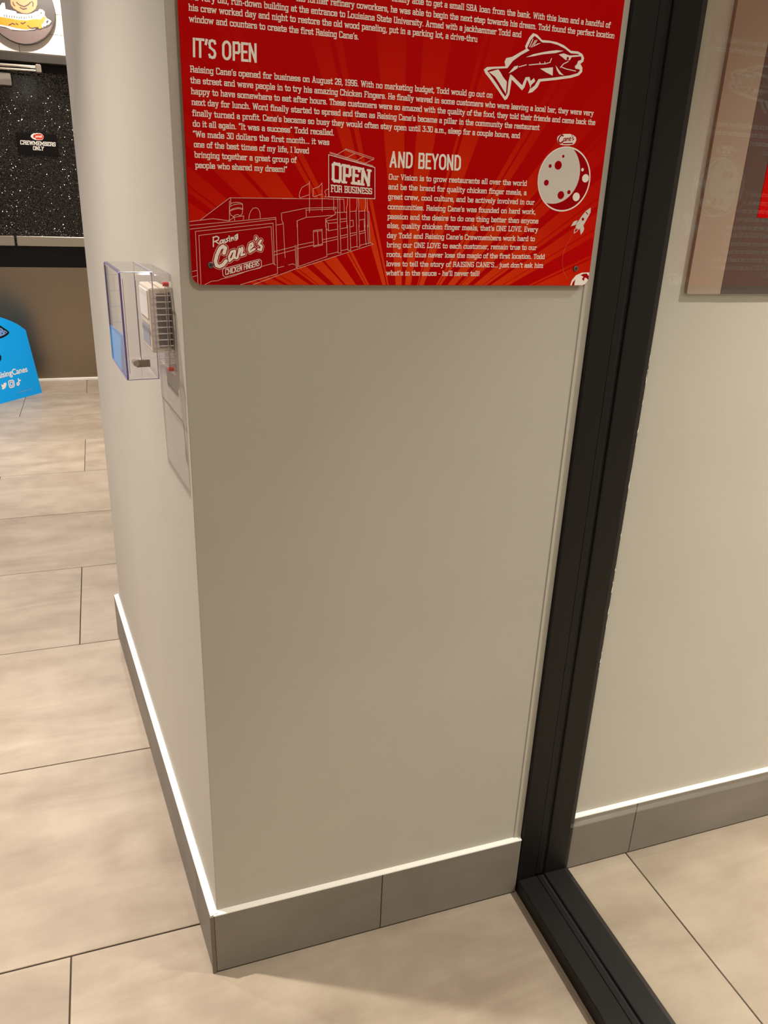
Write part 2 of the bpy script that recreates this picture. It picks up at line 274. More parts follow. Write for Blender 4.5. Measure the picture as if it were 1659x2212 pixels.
'b_lines':[[[.04278,1.36924],[.08166,1.39723],[.17019,1.39942]],[[.02801,1.36681],[.05853,1.37103],[.08019,1.3692]],[[.08106,1.39315],[.0802,1.36963]],[[.08282,1.3966],[.08257,1.38981]],[[.08127,1.38636],[.08045,1.38122],[.08226,1.37614],[.0863,1.3741]],[[.08251,1.3881],[.08296,1.3905],[.08644,1.39146],[.0901,1.39218],[.09464,1.3919],[.09807,1.39031],[.09825,1.38432],[.09733,1.37828],[.09412,1.37544]],[[.08155,1.38654],[.08635,1.38891],[.09277,1.39031],[.09805,1.38979]],[[.0812,1.3821],[.08619,1.3843],[.09262,1.38569],[.09826,1.38467]],[[.08116,1.38081],[.08615,1.3831],[.09258,1.38449],[.09822,1.38347]],[[.08538,1.37408],[.08774,1.37629],[.09143,1.37725],[.09395,1.37578]],[[.08537,1.37364],[.09918,1.37558],[.09859,1.37124]],[[.0872,1.37369],[.08707,1.3699]],[[.0802,1.36955],[.08693,1.37386]],[[.1058,1.37161],[.10659,1.37682],[.10857,1.38163],[.1119,1.38543],[.11562,1.38615],[.11856,1.38512],[.12035,1.38198],[.12101,1.3781],[.12109,1.37358]],[[.02846,1.36214],[.14206,1.37485],[.1434,1.30262],[.09229,1.2877]],[[.02821,1.35753],[.14174,1.37283]],[[.03514,1.28893],[.03563,1.35487],[.13816,1.36765],[.13923,1.31449]],[[.0395,1.28831],[.03976,1.35005],[.13554,1.36318],[.13742,1.31612],[.14086,1.31396]],[[.04472,1.28796],[.0532,1.29214],[.06251,1.29325],[.06818,1.29581],[.0738,1.29656],[.08324,1.29906],[.09465,1.30303],[.10229,1.30599],[.11948,1.30976],[.1224,1.31206],[.13742,1.31612]],[[.02805,1.30472],[.0351,1.30619]],[[.02876,1.29778],[.03522,1.2996]],[[.10941,1.28773],[.16835,1.30907]],[[.14334,1.36549],[.15211,1.3672]],[[.13901,1.33127],[.16754,1.33849]],[[.13894,1.32675],[.16849,1.33443]],[[.1497,1.38075],[.15007,1.372],[.15211,1.36765],[.15403,1.32377]],[[.144,1.31043],[.15226,1.31233]],[[.15861,1.31423],[.16496,1.31585],[.16789,1.31432]],[[.15133,1.39863],[.21485,1.40062]],[[.21466,1.40027],[.22593,1.40047],[.23629,1.40065],[.23718,1.38511]],[[.18825,1.42153],[.1883,1.38252]],[[.20544,1.42006],[.206,1.38446]],[[.22197,1.40263],[.2222,1.38583]],[[.18806,1.41894],[.17794,1.41338],[.17478,1.40723],[.1741,1.40158],[.176,1.40069],[.18712,1.40455]],[[.20525,1.41962],[.20094,1.41495],[.19306,1.41223],[.19345,1.40878],[.1928,1.4031],[.19521,1.40257],[.20448,1.40604]],[[.21452,1.41304],[.21113,1.4116],[.2094,1.40936],[.21119,1.40549],[.20975,1.40273],[.21463,1.4029]],[[.15112,1.38082],[.18221,1.38762],[.22559,1.3902],[.22542,1.38806],[.18317,1.38528]],[[.18366,1.38617],[.18385,1.37603]],[[.17106,1.36381],[.17109,1.37144],[.18385,1.37621],[.22079,1.37972],[.22444,1.3809],[.22387,1.38605]],[[.21108,1.36477],[.21099,1.37463],[.221,1.37919]],[[.21596,1.4582],[.27694,1.44435]],[[.21597,1.45685],[.27648,1.44328]],[[.23757,1.46344],[.27782,1.45392],[.27719,1.45198],[.23809,1.46169],[.23757,1.46344]],[[.22274,1.45397],[.23787,1.4627]],[[.23779,1.45181],[.25035,1.45814]],[[.25009,1.44811],[.2632,1.45527]],[[.26248,1.44576],[.27668,1.45213]],[[.21427,1.45507],[.21512,1.403],[.28085,1.40288],[.27951,1.44229],[.21427,1.45507]],[[.2247,1.38341],[.24108,1.38442]],[[.24536,1.38535],[.25456,1.38625]],[[.2586,1.38601],[.26716,1.3869]],[[.23177,1.3751],[.24075,1.37597]],[[.22738,1.40246],[.22804,1.39152],[.22748,1.38259],[.22794,1.36517]],[[.23054,1.40222],[.23174,1.36526]],[[.24171,1.4026],[.24139,1.39372],[.24027,1.39012],[.24135,1.36549]],[[.24469,1.40253],[.24578,1.3656]],[[.25465,1.40287],[.25522,1.39237],[.25404,1.38696],[.25527,1.36583]],[[.25716,1.40278],[.25912,1.36592]],[[.2672,1.40295],[.26772,1.39187],[.26641,1.38823],[.26776,1.36612]],[[.26973,1.40268],[.27185,1.36622]],[[.27154,1.38613],[.27278,1.38571],[.27338,1.36626]],[[.22814,1.36743],[.2292,1.33087],[.23375,1.33094]],[[.23143,1.36751],[.23344,1.33093]],[[.24214,1.36777],[.24352,1.33461],[.24759,1.33467]],[[.24546,1.36786],[.24759,1.33467]],[[.25524,1.3681],[.25667,1.33927],[.26076,1.33934]],[[.25858,1.36818],[.26076,1.33934]],[[.26711,1.36839],[.2697,1.34284]],[[.27099,1.36848],[.27339,1.34346]],[[.27312,1.37219],[.27543,1.34442]],[[.21123,1.3724],[.21472,1.36935],[.21531,1.35972],[.21162,1.36252]],[[.21123,1.3724],[.22752,1.37507]],[[.21472,1.36935],[.22759,1.37066]],[[.21531,1.35972],[.22772,1.36217]],[[.23206,1.37159],[.24103,1.3729]],[[.23251,1.36283],[.2415,1.36458]],[[.24604,1.37349],[.25004,1.37431],[.25073,1.36662],[.24692,1.36553]],[[.23171,1.37491],[.24097,1.37624]],[[.207,1.34794],[.22837,1.35246]],[[.23286,1.35346],[.24239,1.35549]],[[.2469,1.35696],[.25548,1.35852]],[[.26003,1.35953],[.26813,1.36146]],[[.20703,1.3443],[.22841,1.34926]],[[.23342,1.35046],[.24274,1.35275]],[[.24717,1.35376],[.25584,1.35605]],[[.2603,1.35679],[.26842,1.35871]],[[.17103,1.3094],[.28021,1.34339],[.27632,1.34537],[.26101,1.34157]],[[.17271,1.31209],[.21317,1.32603],[.21121,1.37508]],[[.17131,1.37135],[.17271,1.31209]],[[.21315,1.32834],[.22918,1.33226]],[[.2342,1.33409],[.24349,1.33618]],[[.24832,1.33839],[.25644,1.3401]],[[.19364,1.35941],[.20591,1.36149],[.20685,1.3411],[.19419,1.33842],[.19364,1.35941]],[[.19511,1.35809],[.20513,1.35967]],[[.19518,1.33999],[.20605,1.34227]],[[.19982,1.3582],[.2006,1.34126]],[[.16825,1.33998],[.16955,1.3093]],[[.17049,1.34002],[.17113,1.30968]],[[.17263,1.34051],[.19368,1.34478]],[[.17183,1.33578],[.19419,1.3407]],[[.25913,1.37455],[.26588,1.3761],[.2669,1.36152]]],
'b_raising':[[[.05792,1.33648],[.05826,1.34844]],[[.05805,1.34783],[.06257,1.3494],[.06551,1.34798],[.06465,1.34482],[.05928,1.34263]],[[.06093,1.34301],[.06537,1.34011]],[[.07124,1.3453],[.06829,1.34454],[.06636,1.34206],[.06739,1.34032],[.06982,1.34168],[.07124,1.3453],[.07145,1.3411]],[[.0731,1.34586],[.07349,1.34166]],[[.07775,1.3477],[.07522,1.34616],[.07744,1.34419],[.0746,1.34203]],[[.07941,1.34799],[.0798,1.34336]],[[.07894,1.35017],[.0791,1.34947]],[[.08173,1.34848],[.08223,1.34428]],[[.08212,1.34656],[.08423,1.34888],[.08539,1.34522]],[[.08931,1.35196],[.08687,1.35051],[.08713,1.34736],[.0892,1.34845],[.09026,1.35268],[.09026,1.34707],[.08779,1.34509]]],
'b_canes':[[50,[[.07151,1.3285],[.07379,1.33516],[.07038,1.33722],[.06603,1.33398],[.06202,1.32572],[.05987,1.31816],[.0611,1.31265],[.0651,1.31126],[.06982,1.31363],[.07389,1.31849]]],[32,[[.08549,1.33181],[.08136,1.33033],[.07797,1.32371],[.07834,1.31854],[.08264,1.32199],[.0864,1.33138],[.085,1.32291],[.08832,1.32206]]],[30,[[.09245,1.33458],[.08947,1.32296]]],[28,[[.09033,1.32654],[.09603,1.33588],[.09669,1.33287],[.09423,1.32588],[.09896,1.32755]]],[30,[[.10542,1.33389],[.11032,1.33824],[.10985,1.34179],[.10653,1.34013],[.10448,1.33388],[.10598,1.33033],[.11267,1.33445]]],[22,[[.11473,1.34958],[.11583,1.3481],[.11417,1.34577]]],[32,[[.12141,1.34555],[.11811,1.34123],[.12247,1.33774],[.12095,1.33306],[.11738,1.33408]]]],
'b_box':[[.07008,1.30862],[.11832,1.32134],[.12113,1.31975],[.12146,1.31296],[.1195,1.31049],[.07198,1.29764],[.06909,1.29988],[.06859,1.30618],[.07008,1.30862]],
'screws':[[.0534,1.313],[.61296,1.31326]],
'zpx':.00009}

FAR = {'r_white':[[-.6044,2.3616],[-.5636,2.3503],[-.532,2.3481],[-.4987,2.3373],[-.4531,2.3371],[-.4041,2.3407],[-.3596,2.3498],[-.3394,2.3593],[-.3203,2.3598],[-.2917,2.3701],[-.2795,2.3814],[-.2623,2.3881],[-.2464,2.4074],[-.2566,2.4141],[-.2748,2.4226],[-.284,2.4369],[-.2817,2.4574],[-.294,2.4688],[-.3129,2.4695],[-.3224,2.4572],[-.3364,2.4534],[-.3595,2.4411],[-.3929,2.4321],[-.452,2.431],[-.4585,2.4429],[-.4847,2.4459],[-.5187,2.4496],[-.5195,2.4842],[-.5355,2.4827],[-.5485,2.4641],[-.5921,2.4524]],
'r_orange':[[-.5979,2.4096],[-.5566,2.4031],[-.5039,2.4005],[-.4511,2.3954],[-.3971,2.398],[-.3414,2.4113],[-.3143,2.4108],[-.2842,2.4356],[-.2797,2.4221],[-.2923,2.4006],[-.3111,2.3798],[-.3074,2.3648],[-.3207,2.3559],[-.339,2.3627],[-.3591,2.3537],[-.4034,2.3459],[-.4357,2.3468],[-.4835,2.3513],[-.5097,2.3552],[-.5624,2.3592],[-.6037,2.3667]],
'r_grey':[[-.6057,2.3514],[-.5642,2.3452],[-.5303,2.3407],[-.5039,2.338],[-.4917,2.329],[-.4537,2.3324],[-.4046,2.3363],[-.3551,2.3413],[-.3434,2.3488],[-.3216,2.3482],[-.304,2.3587],[-.2757,2.3664],[-.249,2.3842],[-.2367,2.3956],[-.2611,2.3498],[-.2986,2.3104],[-.3429,2.2834],[-.386,2.2654],[-.425,2.2582],[-.4685,2.2571],[-.521,2.2679],[-.5717,2.2889],[-.6105,2.3158]],
'r_peach':[[-.4833,2.5027],[-.4833,2.4779],[-.4698,2.4588],[-.4448,2.4462],[-.4192,2.4367],[-.3924,2.4362],[-.3642,2.4469],[-.3375,2.4671],[-.323,2.4936],[-.3206,2.5189],[-.3239,2.5583],[-.3859,2.5767],[-.4589,2.5446]],
'r_slots':[[[-.5309,2.4173],[-.5266,2.4177],[-.5266,2.4052],[-.5309,2.4047]],[[-.5176,2.4173],[-.5133,2.4177],[-.5134,2.4052],[-.5177,2.4047]],[[-.5018,2.4168],[-.4975,2.4172],[-.4975,2.4046],[-.5018,2.4042]],[[-.4871,2.4172],[-.4828,2.4176],[-.4828,2.405],[-.4871,2.4046]],[[-.4725,2.417],[-.4681,2.4175],[-.4681,2.4049],[-.4725,2.4045]],[[-.458,2.4154],[-.4537,2.4158],[-.4536,2.4032],[-.458,2.4028]],[[-.4446,2.4154],[-.4403,2.4158],[-.4402,2.4032],[-.4446,2.4028]],[[-.4298,2.4161],[-.4255,2.4165],[-.4254,2.4039],[-.4298,2.4035]],[[-.4135,2.4176],[-.4092,2.418],[-.4091,2.4054],[-.4134,2.405]],[[-.3998,2.4196],[-.3955,2.4201],[-.3954,2.4075],[-.3997,2.407]],[[-.3832,2.423],[-.3789,2.4234],[-.3788,2.4108],[-.3832,2.4104]],[[-.3666,2.4266],[-.3623,2.427],[-.3622,2.4144],[-.3665,2.414]],[[-.3098,2.4496],[-.3012,2.453],[-.2991,2.4481],[-.3064,2.4437]],[[-.325,2.4356],[-.3199,2.4323],[-.3285,2.4289]],[[-.2799,2.4018],[-.2663,2.4132],[-.263,2.4059],[-.2758,2.3894]],[[-.3019,2.3768],[-.2887,2.3729],[-.2974,2.3683]]],
'r_lines':[[[-.4467,2.4944],[-.4297,2.4812],[-.4038,2.4745],[-.378,2.4882],[-.3616,2.5043]],[[-.4286,2.4683],[-.411,2.4595],[-.3898,2.4661]],[[-.4681,2.493],[-.4669,2.482],[-.4594,2.474]],[[-.3536,2.5081],[-.3458,2.4989],[-.3504,2.4834]],[[-.5091,2.3603],[-.4861,2.3725],[-.4734,2.3674]],[[-.4343,2.3798],[-.4241,2.3757],[-.4079,2.3868]],[[-.3953,2.3682],[-.3856,2.3589],[-.3753,2.3548],[-.3334,2.3637]],[[-.4645,2.3745],[-.4546,2.3678]]],
's_crew':[[-.5325,1.652],[-.305,1.6505],[-.5288,1.6776],[-.3017,1.6752]],
's_only':[[-.4546,1.6205],[-.3852,1.6203],[-.4523,1.6438],[-.381,1.6438]],
's_logo':[[-.4595,1.7041],[-.4544,1.7154],[-.4383,1.7255],[-.4152,1.7278],[-.3932,1.7281],[-.3816,1.7207],[-.3758,1.71],[-.3801,1.6951],[-.388,1.6868],[-.4084,1.6842],[-.4332,1.6848],[-.4497,1.6925]],
's_C':[[[-.429,1.7205],[-.4375,1.7224],[-.4449,1.7123],[-.4465,1.6987],[-.44,1.6905],[-.4307,1.696]]],
's_l':[[[-.4203,1.71],[-.4268,1.7072],[-.4263,1.7011],[-.4199,1.7088],[-.4201,1.7014]],[[-.4139,1.7116],[-.4144,1.701]],[[-.4136,1.7079],[-.4077,1.7112],[-.4076,1.7014]],[[-.402,1.7061],[-.3955,1.7089],[-.3975,1.7125],[-.4017,1.7086],[-.4001,1.7013],[-.3948,1.7036]],[[-.3872,1.7155],[-.3915,1.7104],[-.3869,1.7069],[-.3918,1.7018]]],
's_o':[[[-.431,1.6935],[-.3845,1.6961],[-.3877,1.6897],[-.4279,1.688]]],
'f_b1':[-.5638,4.97698,0],
'f_e':[.65288,.75746,0],
'f_n':[.75746,-.65288,0],
'f_ear':[[-.2803,.5453],[-.2246,.5069],[-.2038,.4908],[-.1755,.4703],[-.1605,.4537],[-.1702,.4424],[-.1961,.4323],[-.2291,.4243],[-.2511,.4227],[-.3146,.4369]],
'f_earin':[[-.2742,.5247],[-.2297,.4908],[-.2147,.4838],[-.2084,.4736],[-.1936,.4683],[-.1782,.4547],[-.2059,.4428],[-.2473,.435],[-.2984,.448]],
'f_eard':[[[-.2295,.4571],[-.2202,.4593],[-.2212,.4493],[-.2294,.448]],[[-.2,.4589],[-.191,.4598],[-.1908,.452],[-.1999,.4508]],[[-.2322,.4827],[-.2242,.4783],[-.232,.4726]],[[-.2104,.4698],[-.2031,.4655],[-.2088,.4611]]],
'f_blob':[[-.3228,.3174],[-.2994,.3238],[-.2836,.3196],[-.2782,.3069],[-.2816,.2904],[-.2936,.277],[-.3117,.2715],[-.3339,.282]],
'f_bird':[[-.3357,.1269],[-.3269,.1207],[-.3172,.1199],[-.3159,.1266],[-.3087,.1304],[-.3002,.1294],[-.2914,.1298],[-.2918,.1202],[-.2967,.1072],[-.3087,.0957],[-.3236,.0899],[-.3363,.0908],[-.3406,.0978],[-.3309,.0983],[-.3346,.106],[-.3353,.1148]],
'f_ig':[[-.2689,.1314],[-.2564,.136],[-.2323,.135],[-.2254,.1284],[-.2285,.0974],[-.2374,.0904],[-.2625,.0883],[-.2719,.0937],[-.2725,.113]],
'f_igr':[[-.2602,.1141],[-.2546,.1235],[-.2443,.125],[-.2375,.1185],[-.2367,.1096],[-.2432,.1003],[-.2535,.0988],[-.2606,.1044],[-.2602,.1141]],
'f_igd':[[-.2368,.1264],[-.2307,.1259],[-.2311,.1218],[-.2366,.1214]],
'f_tt':[[[-.1809,.1341],[-.1815,.1219],[-.1669,.1209]],[[-.1809,.1341],[-.1841,.0994],[-.194,.0925],[-.202,.0958],[-.2036,.1049],[-.1917,.1097]]],
'f_tiny':[[[-.2046,.0439],[-.1794,.0445]],[[-.1749,.0443],[-.138,.0441]],[[-.1333,.0445],[-.1008,.0438]],[[-.0979,.044],[-.0825,.0452]]]}


RED = srgb(194, 0, 0)
M = {}
M['wall'] = paint('greige_wall_paint', srgb(190, 185, 172))
M['ceiling'] = paint('ceiling_paint', srgb(225, 220, 210), bump=.05)
M['floor_tile'] = tile_mat('floor_tile_stone', srgb(142, 127, 110), srgb(175, 161, 142), sx=1.1, sy=4.2)
M['base_tile'] = tile_mat('baseboard_tile_stone', srgb(118, 111, 101), srgb(134, 127, 117), sx=1.0, sy=3, var=.05, rough=.5)
M['grout'] = plain('dark_grout', srgb(70, 60, 54), .9)
M['seal'] = plain('floor_sealant', srgb(66, 58, 50), .8)
M['caulk'] = plain('white_caulk', srgb(248, 244, 234), .4)
M['steel_trim'] = plain('edge_trim_metal', srgb(120, 112, 98), .4, .7)
M['bronze'] = plain('dark_bronze_frame', srgb(17, 14, 12), .5, .0, .3)
M['gasket'] = plain('black_rubber', srgb(15, 14, 13), .7)
M['glass'] = clear('window_glass', (.975, .985, .98, 1), 1.52, .0)
M['acrylic'] = clear('clear_acrylic', (.97, .96, .98, 1), 1.49, .02, .07)
M['edge'] = plain('acrylic_edge', srgb(112, 100, 156), .12)
M['pale_edge'] = plain('acrylic_pale_edge', srgb(176, 166, 186), .15)
M['red'] = plain('poster_red', RED, .5, 0, .05)
M['cream'] = plain('poster_cream_print', srgb(254, 246, 236), .45, 0, .2)
M['deep'] = plain('poster_deep_red_print', srgb(168, 0, 8), .5, 0, .05)
M['grey_print'] = plain('poster_grey_print', srgb(226, 218, 210), .45, 0, .2)
M['pale'] = plain('poster_thin_line_print', srgb(240, 190, 175), .45, 0, .2)
M['faint'] = plain('poster_faint_line_print', srgb(214, 90, 80), .45, 0, .2)
M['rays'] = ray_mat('poster_sunburst_print')
M['screw'] = plain('screw_steel', srgb(120, 116, 112), .35, .9)
M['slot'] = plain('screw_recess', srgb(40, 38, 36), .6, .5)
M['panel_edge'] = plain('poster_board_edge', srgb(110, 98, 88), .6)
M['white_tile'] = plain('white_wall_tile', srgb(238, 228, 215), .18)
M['tile_grout'] = plain('wall_tile_grout', srgb(190, 176, 160), .9)
M['glitter'] = glitter('black_glitter_laminate')
M['black'] = plain('black_laminate', srgb(15, 12, 12), .4, 0, .2)
M['kick'] = plain('stainless_kick_plate', srgb(160, 146, 128), .34, 1.0)
M['steel'] = plain('brushed_steel', srgb(200, 192, 180), .3, .9)
M['header'] = plain('dark_door_header', srgb(44, 38, 31), .5)
M['blue'] = plain('sign_blue', srgb(0, 168, 255), .45, 0, .3)
M['white'] = plain('print_white', srgb(245, 240, 230), .5, 0, .2)
M['ink'] = plain('print_black', srgb(16, 16, 20), .5, 0, .2)
M['periwinkle'] = plain('print_periwinkle', srgb(118, 158, 222), .5, 0, .2)
M['dark_brown'] = plain('disc_dark', srgb(50, 40, 36), .5)
M['grey_bowl'] = plain('disc_grey', srgb(98, 82, 78), .5)
M['orange'] = plain('disc_orange', srgb(222, 124, 6), .5)
M['peach'] = plain('disc_peach', srgb(200, 126, 82), .5)
M['logo_red'] = plain('logo_red', srgb(216, 56, 30), .5)
M['beige_plastic'] = plain('thermostat_plastic', srgb(226, 214, 194), .4)
M['lcd'] = plain('thermostat_display', srgb(176, 172, 170), .2)
M['dark_part'] = plain('thermostat_dark_part', srgb(112, 100, 94), .6)  # own grey of the mechanics behind the vent bars, also the lid ribs
M['red_plug'] = plain('red_plug', srgb(214, 60, 48), .4)
M['frosted'] = plain('frosted_plate', srgb(205, 196, 190), .5)
M['tan_print'] = plain('poster_tan_margin', srgb(158, 140, 122), .5)
M['brown_print'] = plain('poster_brown_print', srgb(70, 60, 54), .5)
M['lamp_trim'] = plain('lamp_trim_white', srgb(235, 232, 225), .4)
def emit(name, col, st):
    m = bpy.data.materials.new(name); m.use_nodes = True; nt = m.node_tree; p = nt.nodes['Principled BSDF']
    p.inputs['Base Color'].default_value = (0, 0, 0, 1); p.inputs['Emission Color'].default_value = col; p.inputs['Emission Strength'].default_value = st
    return m
M['lens'] = emit('lamp_lens', (1, .85, .65, 1), 6)

# ------------------------------------------------------------------ the room shell
def struct(o): o['kind'] = 'structure'; return o
TH = math.atan(.1033); CU, SU = math.cos(TH), math.sin(TH)
LX = .0145                                 # the pier's left face: x = LX - .1033 y
YE = 1.315                                 # where that face ends
WY = .010                                  # plane of the pier's front face
RY = .033                                  # plane of the wall beyond the glass
FAR_Y = 5.37
X0, X1, Y0 = -3.4, 2.7, -3.6

struct(MB().box(X0-.1, X1+.1, Y0-.1, FAR_Y+.3, -.08, -.004).build('floor', M['grout']))
floor = bpy.data.objects['floor']
PX, PY = 1.217, .5995
tile_meshes = {}
def floor_tile(xa, xb, ya, yb):
    g = .0016
    w, h = round(xb-xa-2*g, 3), round(yb-ya-2*g, 3)
    if (w, h) not in tile_meshes:
        tile_meshes[(w, h)] = MB().box(-w/2, w/2, -h/2, h/2, -.004, 0).mesh('floor_tile', M['floor_tile'], .0008, 1)
    o = bpy.data.objects.new('floor_tile', tile_meshes[(w, h)]); link(o, floor); o.location = ((xa+xb)/2, (ya+yb)/2, 0)
k = -7
while True:
    ya = .1215 + PY*k; yb = ya + PY
    if ya > FAR_Y: break
    ya, yb = max(ya, Y0), min(yb, FAR_Y+.02)
    s = (-.26 + PX/3*(k+1)) % PX
    xa = X0
    cuts = [X0] + [c for c in (s + PX*i for i in range(-4, 4)) if X0+.02 < c < X1-.02] + [X1]
    for a, b in zip(cuts, cuts[1:]):
        if yb > ya+.01 and not (ya > .3 and a > .3): floor_tile(a, b, ya, yb)
    k += 1

struct(MB().box(X0-.1, X1+.1, Y0-.1, FAR_Y+.3, CEIL, CEIL+.1).build('ceiling', M['ceiling']))
xl = lambda y: LX - .1033*y
pier = MB().prism([(xl(WY), WY), (.70, WY), (.70, YE), (xl(YE), YE)], 0, CEIL).build('wall_front', M['wall'], None, .0012, 2)
struct(pier)
MB().box(.6385, .6548, WY-.0018, WY+.001, .150, CEIL).build('edge_bead', M['wall'], pier, .0006, 1)
struct(MB().box(.70, X1, RY, YE, 0, CEIL).build('wall_right', M['wall']))
struct(MB().box(X0-.1, X0, Y0, FAR_Y+.2, 0, CEIL).build('wall_left', M['wall']))
struct(MB().box(X1, X1+.1, Y0, YE, 0, CEIL).build('wall_side', M['wall']))
struct(MB().box(X0-.1, X1+.1, Y0-.1, Y0, 0, CEIL).build('wall_rear', M['wall']))
struct(MB().box(xl(YE)+.5, xl(YE)+.6, YE, FAR_Y+.2, 0, CEIL).build('wall_inner', M['wall']))

# baseboards: single tiles with a white caulked ledge
def run(name, p0, ang, pieces, thick, depth_wall, h=.147, lead=.0, end_cap=True):
    """p0: start on the floor at the outer face, ang: heading, pieces: list of lengths"""
    root = empty(name, (p0[0], p0[1], 0), (0, 0, ang)); struct(root)
    x = 0
    for L in pieces:
        MB().box(x+.0008, x+L-.0008, 0, thick, .0035, h).build('baseboard_tile', M['base_tile'], root, .0008, 1)
        x += L
    MB().box(0, x, .0012, depth_wall, 0, .0036).build('grout_line', M['seal'], root)
    MB().box(.0, x, .0025, thick, .0036, h-.002).build('joint_filler', M['seal'], root)
    # sloping bead of caulk on the ledge
    n = MB(); n.v = [(0, .0006, h), (x, .0006, h), (x, depth_wall, h), (0, depth_wall, h), (0, .0012, h+.0016), (x, .0012, h+.0016), (x, depth_wall, h+.0045), (0, depth_wall, h+.0045)]
    n.f = [(0,3,2,1),(4,5,6,7),(0,1,5,4),(1,2,6,5),(2,3,7,6),(3,0,4,7)]
    n.build('caulk_bead', M['caulk'], root)
    return root
bf = run('baseboard_front', (.0065, 0), 0, [.3335, .3135], .010, .0103)
MB().box(-.0075, .0005, -.0006, .0075, 0, .1475).build('corner_trim', M['steel_trim'], bf, .0012, 2)
br = run('baseboard_right', (.779, .0225), 0, [.183, 1.217, .52], .0105, .0108)
# left face: heading into the room
la = math.pi/2 + TH
bl = empty('baseboard_left', (0, .002, 0), (0, 0, la)); struct(bl)
x = 0
for L in (.124, .597, .64):
    MB().box(x+.0008, x+L-.0008, -.0135, 0, .0035, .147).build('baseboard_tile', M['base_tile'], bl, .0008, 1); x += L
MB().box(0, x, -.0142, -.0012, 0, .0036).build('grout_line', M['seal'], bl)
MB().box(0, x-.002, -.0135, -.0025, .0036, .145).build('joint_filler', M['seal'], bl)
n = MB(); n.v = [(0, -.0006, .147), (x, -.0006, .147), (x, -.0142, .147), (0, -.0142, .147), (0, -.0012, .1486), (x, -.0012, .1486), (x, -.0142, .1515), (0, -.0142, .1515)]
n.f = [(0,1,2,3),(4,7,6,5),(0,4,5,1),(1,5,6,2),(2,6,7,3),(3,7,4,0)]
n.build('caulk_bead', M['caulk'], bl)

# storefront: jamb, sill and glass that stand square to the pier
win = empty('window_1', (.716, 0, 0)); struct(win)
def wbox(name, x0, x1, y0, y1, z0, z1, mat, bev=.0012):
    return MB().box(x0-.716, x1-.716, y0, y1, z0, z1).build(name, M[mat], win, bev, 2)
GX = .7165
wbox('jamb', .6555, .6985, 0, RY+.012, 0, CEIL, 'bronze')
wbox('glazing_stop', .6995, .7125, .0012, RY+.012, .036, CEIL, 'bronze', .0008)
wbox('gasket', .7125, .7205, .003, RY+.01, .036, CEIL, 'gasket', 0)
wbox('jamb', .7205, .7790, -.0015, RY+.012, 0, CEIL, 'bronze', .002)
YF = -2.9
wbox('sill_rail', .6555, .7020, YF, -.0005, 0, .0355, 'bronze', .0022)
wbox('glazing_stop', .7028, .7130, YF, -.0005, 0, .0345, 'bronze', .0008)
wbox('gasket', .7130, .7195, YF, -.0005, 0, .0325, 'gasket', 0)
wbox('sill_rail', .7198, .7775, YF, -.002, 0, .0385, 'bronze', .002)
wbox('sealant_joint', .6500, .6556, YF, -.0005, 0, .0016, 'tan_print', .0004)
wbox('glass_pane', GX-.003, GX+.003, YF, .004, .030, CEIL-.002, 'glass', 0)
wbox('jamb', .6555, .7790, YF-.05, YF, 0, CEIL, 'bronze')

random.seed(5)
for i in range(26):                        # chipped paint along the edge of the jamb
    z = .55 + .62*random.random(); h = .004 + .016*random.random(); w = .0006 + .0012*random.random()
    MB().flat([(.7782-.716-w, z), (.7785-.716, z+h*.1), (.7786-.716, z+h), (.7782-.716-w*.4, z+h*.8)], -.0017).build('paint_chip', M['caulk'], win)
# far wall: door and white tiles
DL = -1.14                                # left edge of the door opening
IN = xl(YE)+.5
back = MB().box(X0, IN, FAR_Y+.0135, FAR_Y+.2, 0, CEIL).build('wall_back', M['tile_grout'])
struct(back)
TW, TZ = .52, .12
wt = MB().box(-TW/2+.0015, TW/2-.0015, 0, .006, -TZ/2+.0015, TZ/2-.0015).mesh('wall_tile', M['white_tile'], .001, 1)
cut_meshes = {}
def wall_tile(xa, xb, z):
    w = round(xb-xa, 3)
    if abs(w-TW) < .002: me = wt
    else:
        if w not in cut_meshes: cut_meshes[w] = MB().box(-w/2+.0015, w/2-.0015, 0, .006, -TZ/2+.0015, TZ/2-.0015).mesh('wall_tile', M['white_tile'], .001, 1)
        me = cut_meshes[w]
    o = bpy.data.objects.new('wall_tile', me); link(o, back); o.location = ((xa+xb)/2, FAR_Y+.0075, z)
for r in range(-19, 5):
    z = 2.2155 + TZ*(r+.5)
    if z < .05 or z > CEIL-.06: continue
    off = -.465 if r % 2 == 0 else -.205
    lim = IN if r >= 0 else DL-.06
    cuts = [-2.6] + [c for c in (off + TW*i for i in range(-5, 3)) if -2.58 < c < lim-.02] + [lim]
    for a, b in zip(cuts, cuts[1:]): wall_tile(a, b, z)

door = empty('door_1', ((DL+IN)/2, FAR_Y, 0)); struct(door)
dx = -(DL+IN)/2
def dbox(name, x0, x1, y0, y1, z0, z1, mat, bev=.001, par=None):
    return MB().box(x0+dx, x1+dx, y0, y1, z0, z1).build(name, M[mat], par or door, bev, 1)
dbox('door_leaf', DL, IN, 0, .013, .012, 2.135, 'glitter', .002)
dbox('kick_plate', DL+.01, IN, -.004, 0, .022, .838, 'kick', .0008)
dbox('lower_band', DL+.01, IN, -.006, 0, .838, .985, 'black', .0008)
dbox('bumper_strip', DL+.01, -.648, -.022, 0, .985, 1.052, 'steel', .003)
dbox('bumper_strip', -.632, IN, -.022, 0, .985, 1.052, 'steel', .003)
dbox('header', DL-.06, IN, -.12, .007, 2.146, 2.198, 'header', .003)
dbox('header_soffit', DL-.06, IN, -.05, -.0005, 2.105, 2.146, 'black', .001)
dbox('jamb', DL-.06, DL, -.02, .007, 0, 2.11, 'header', .002)
dbox('threshold', DL, IN, -.02, -.0005, 0, .020, 'caulk', .002)
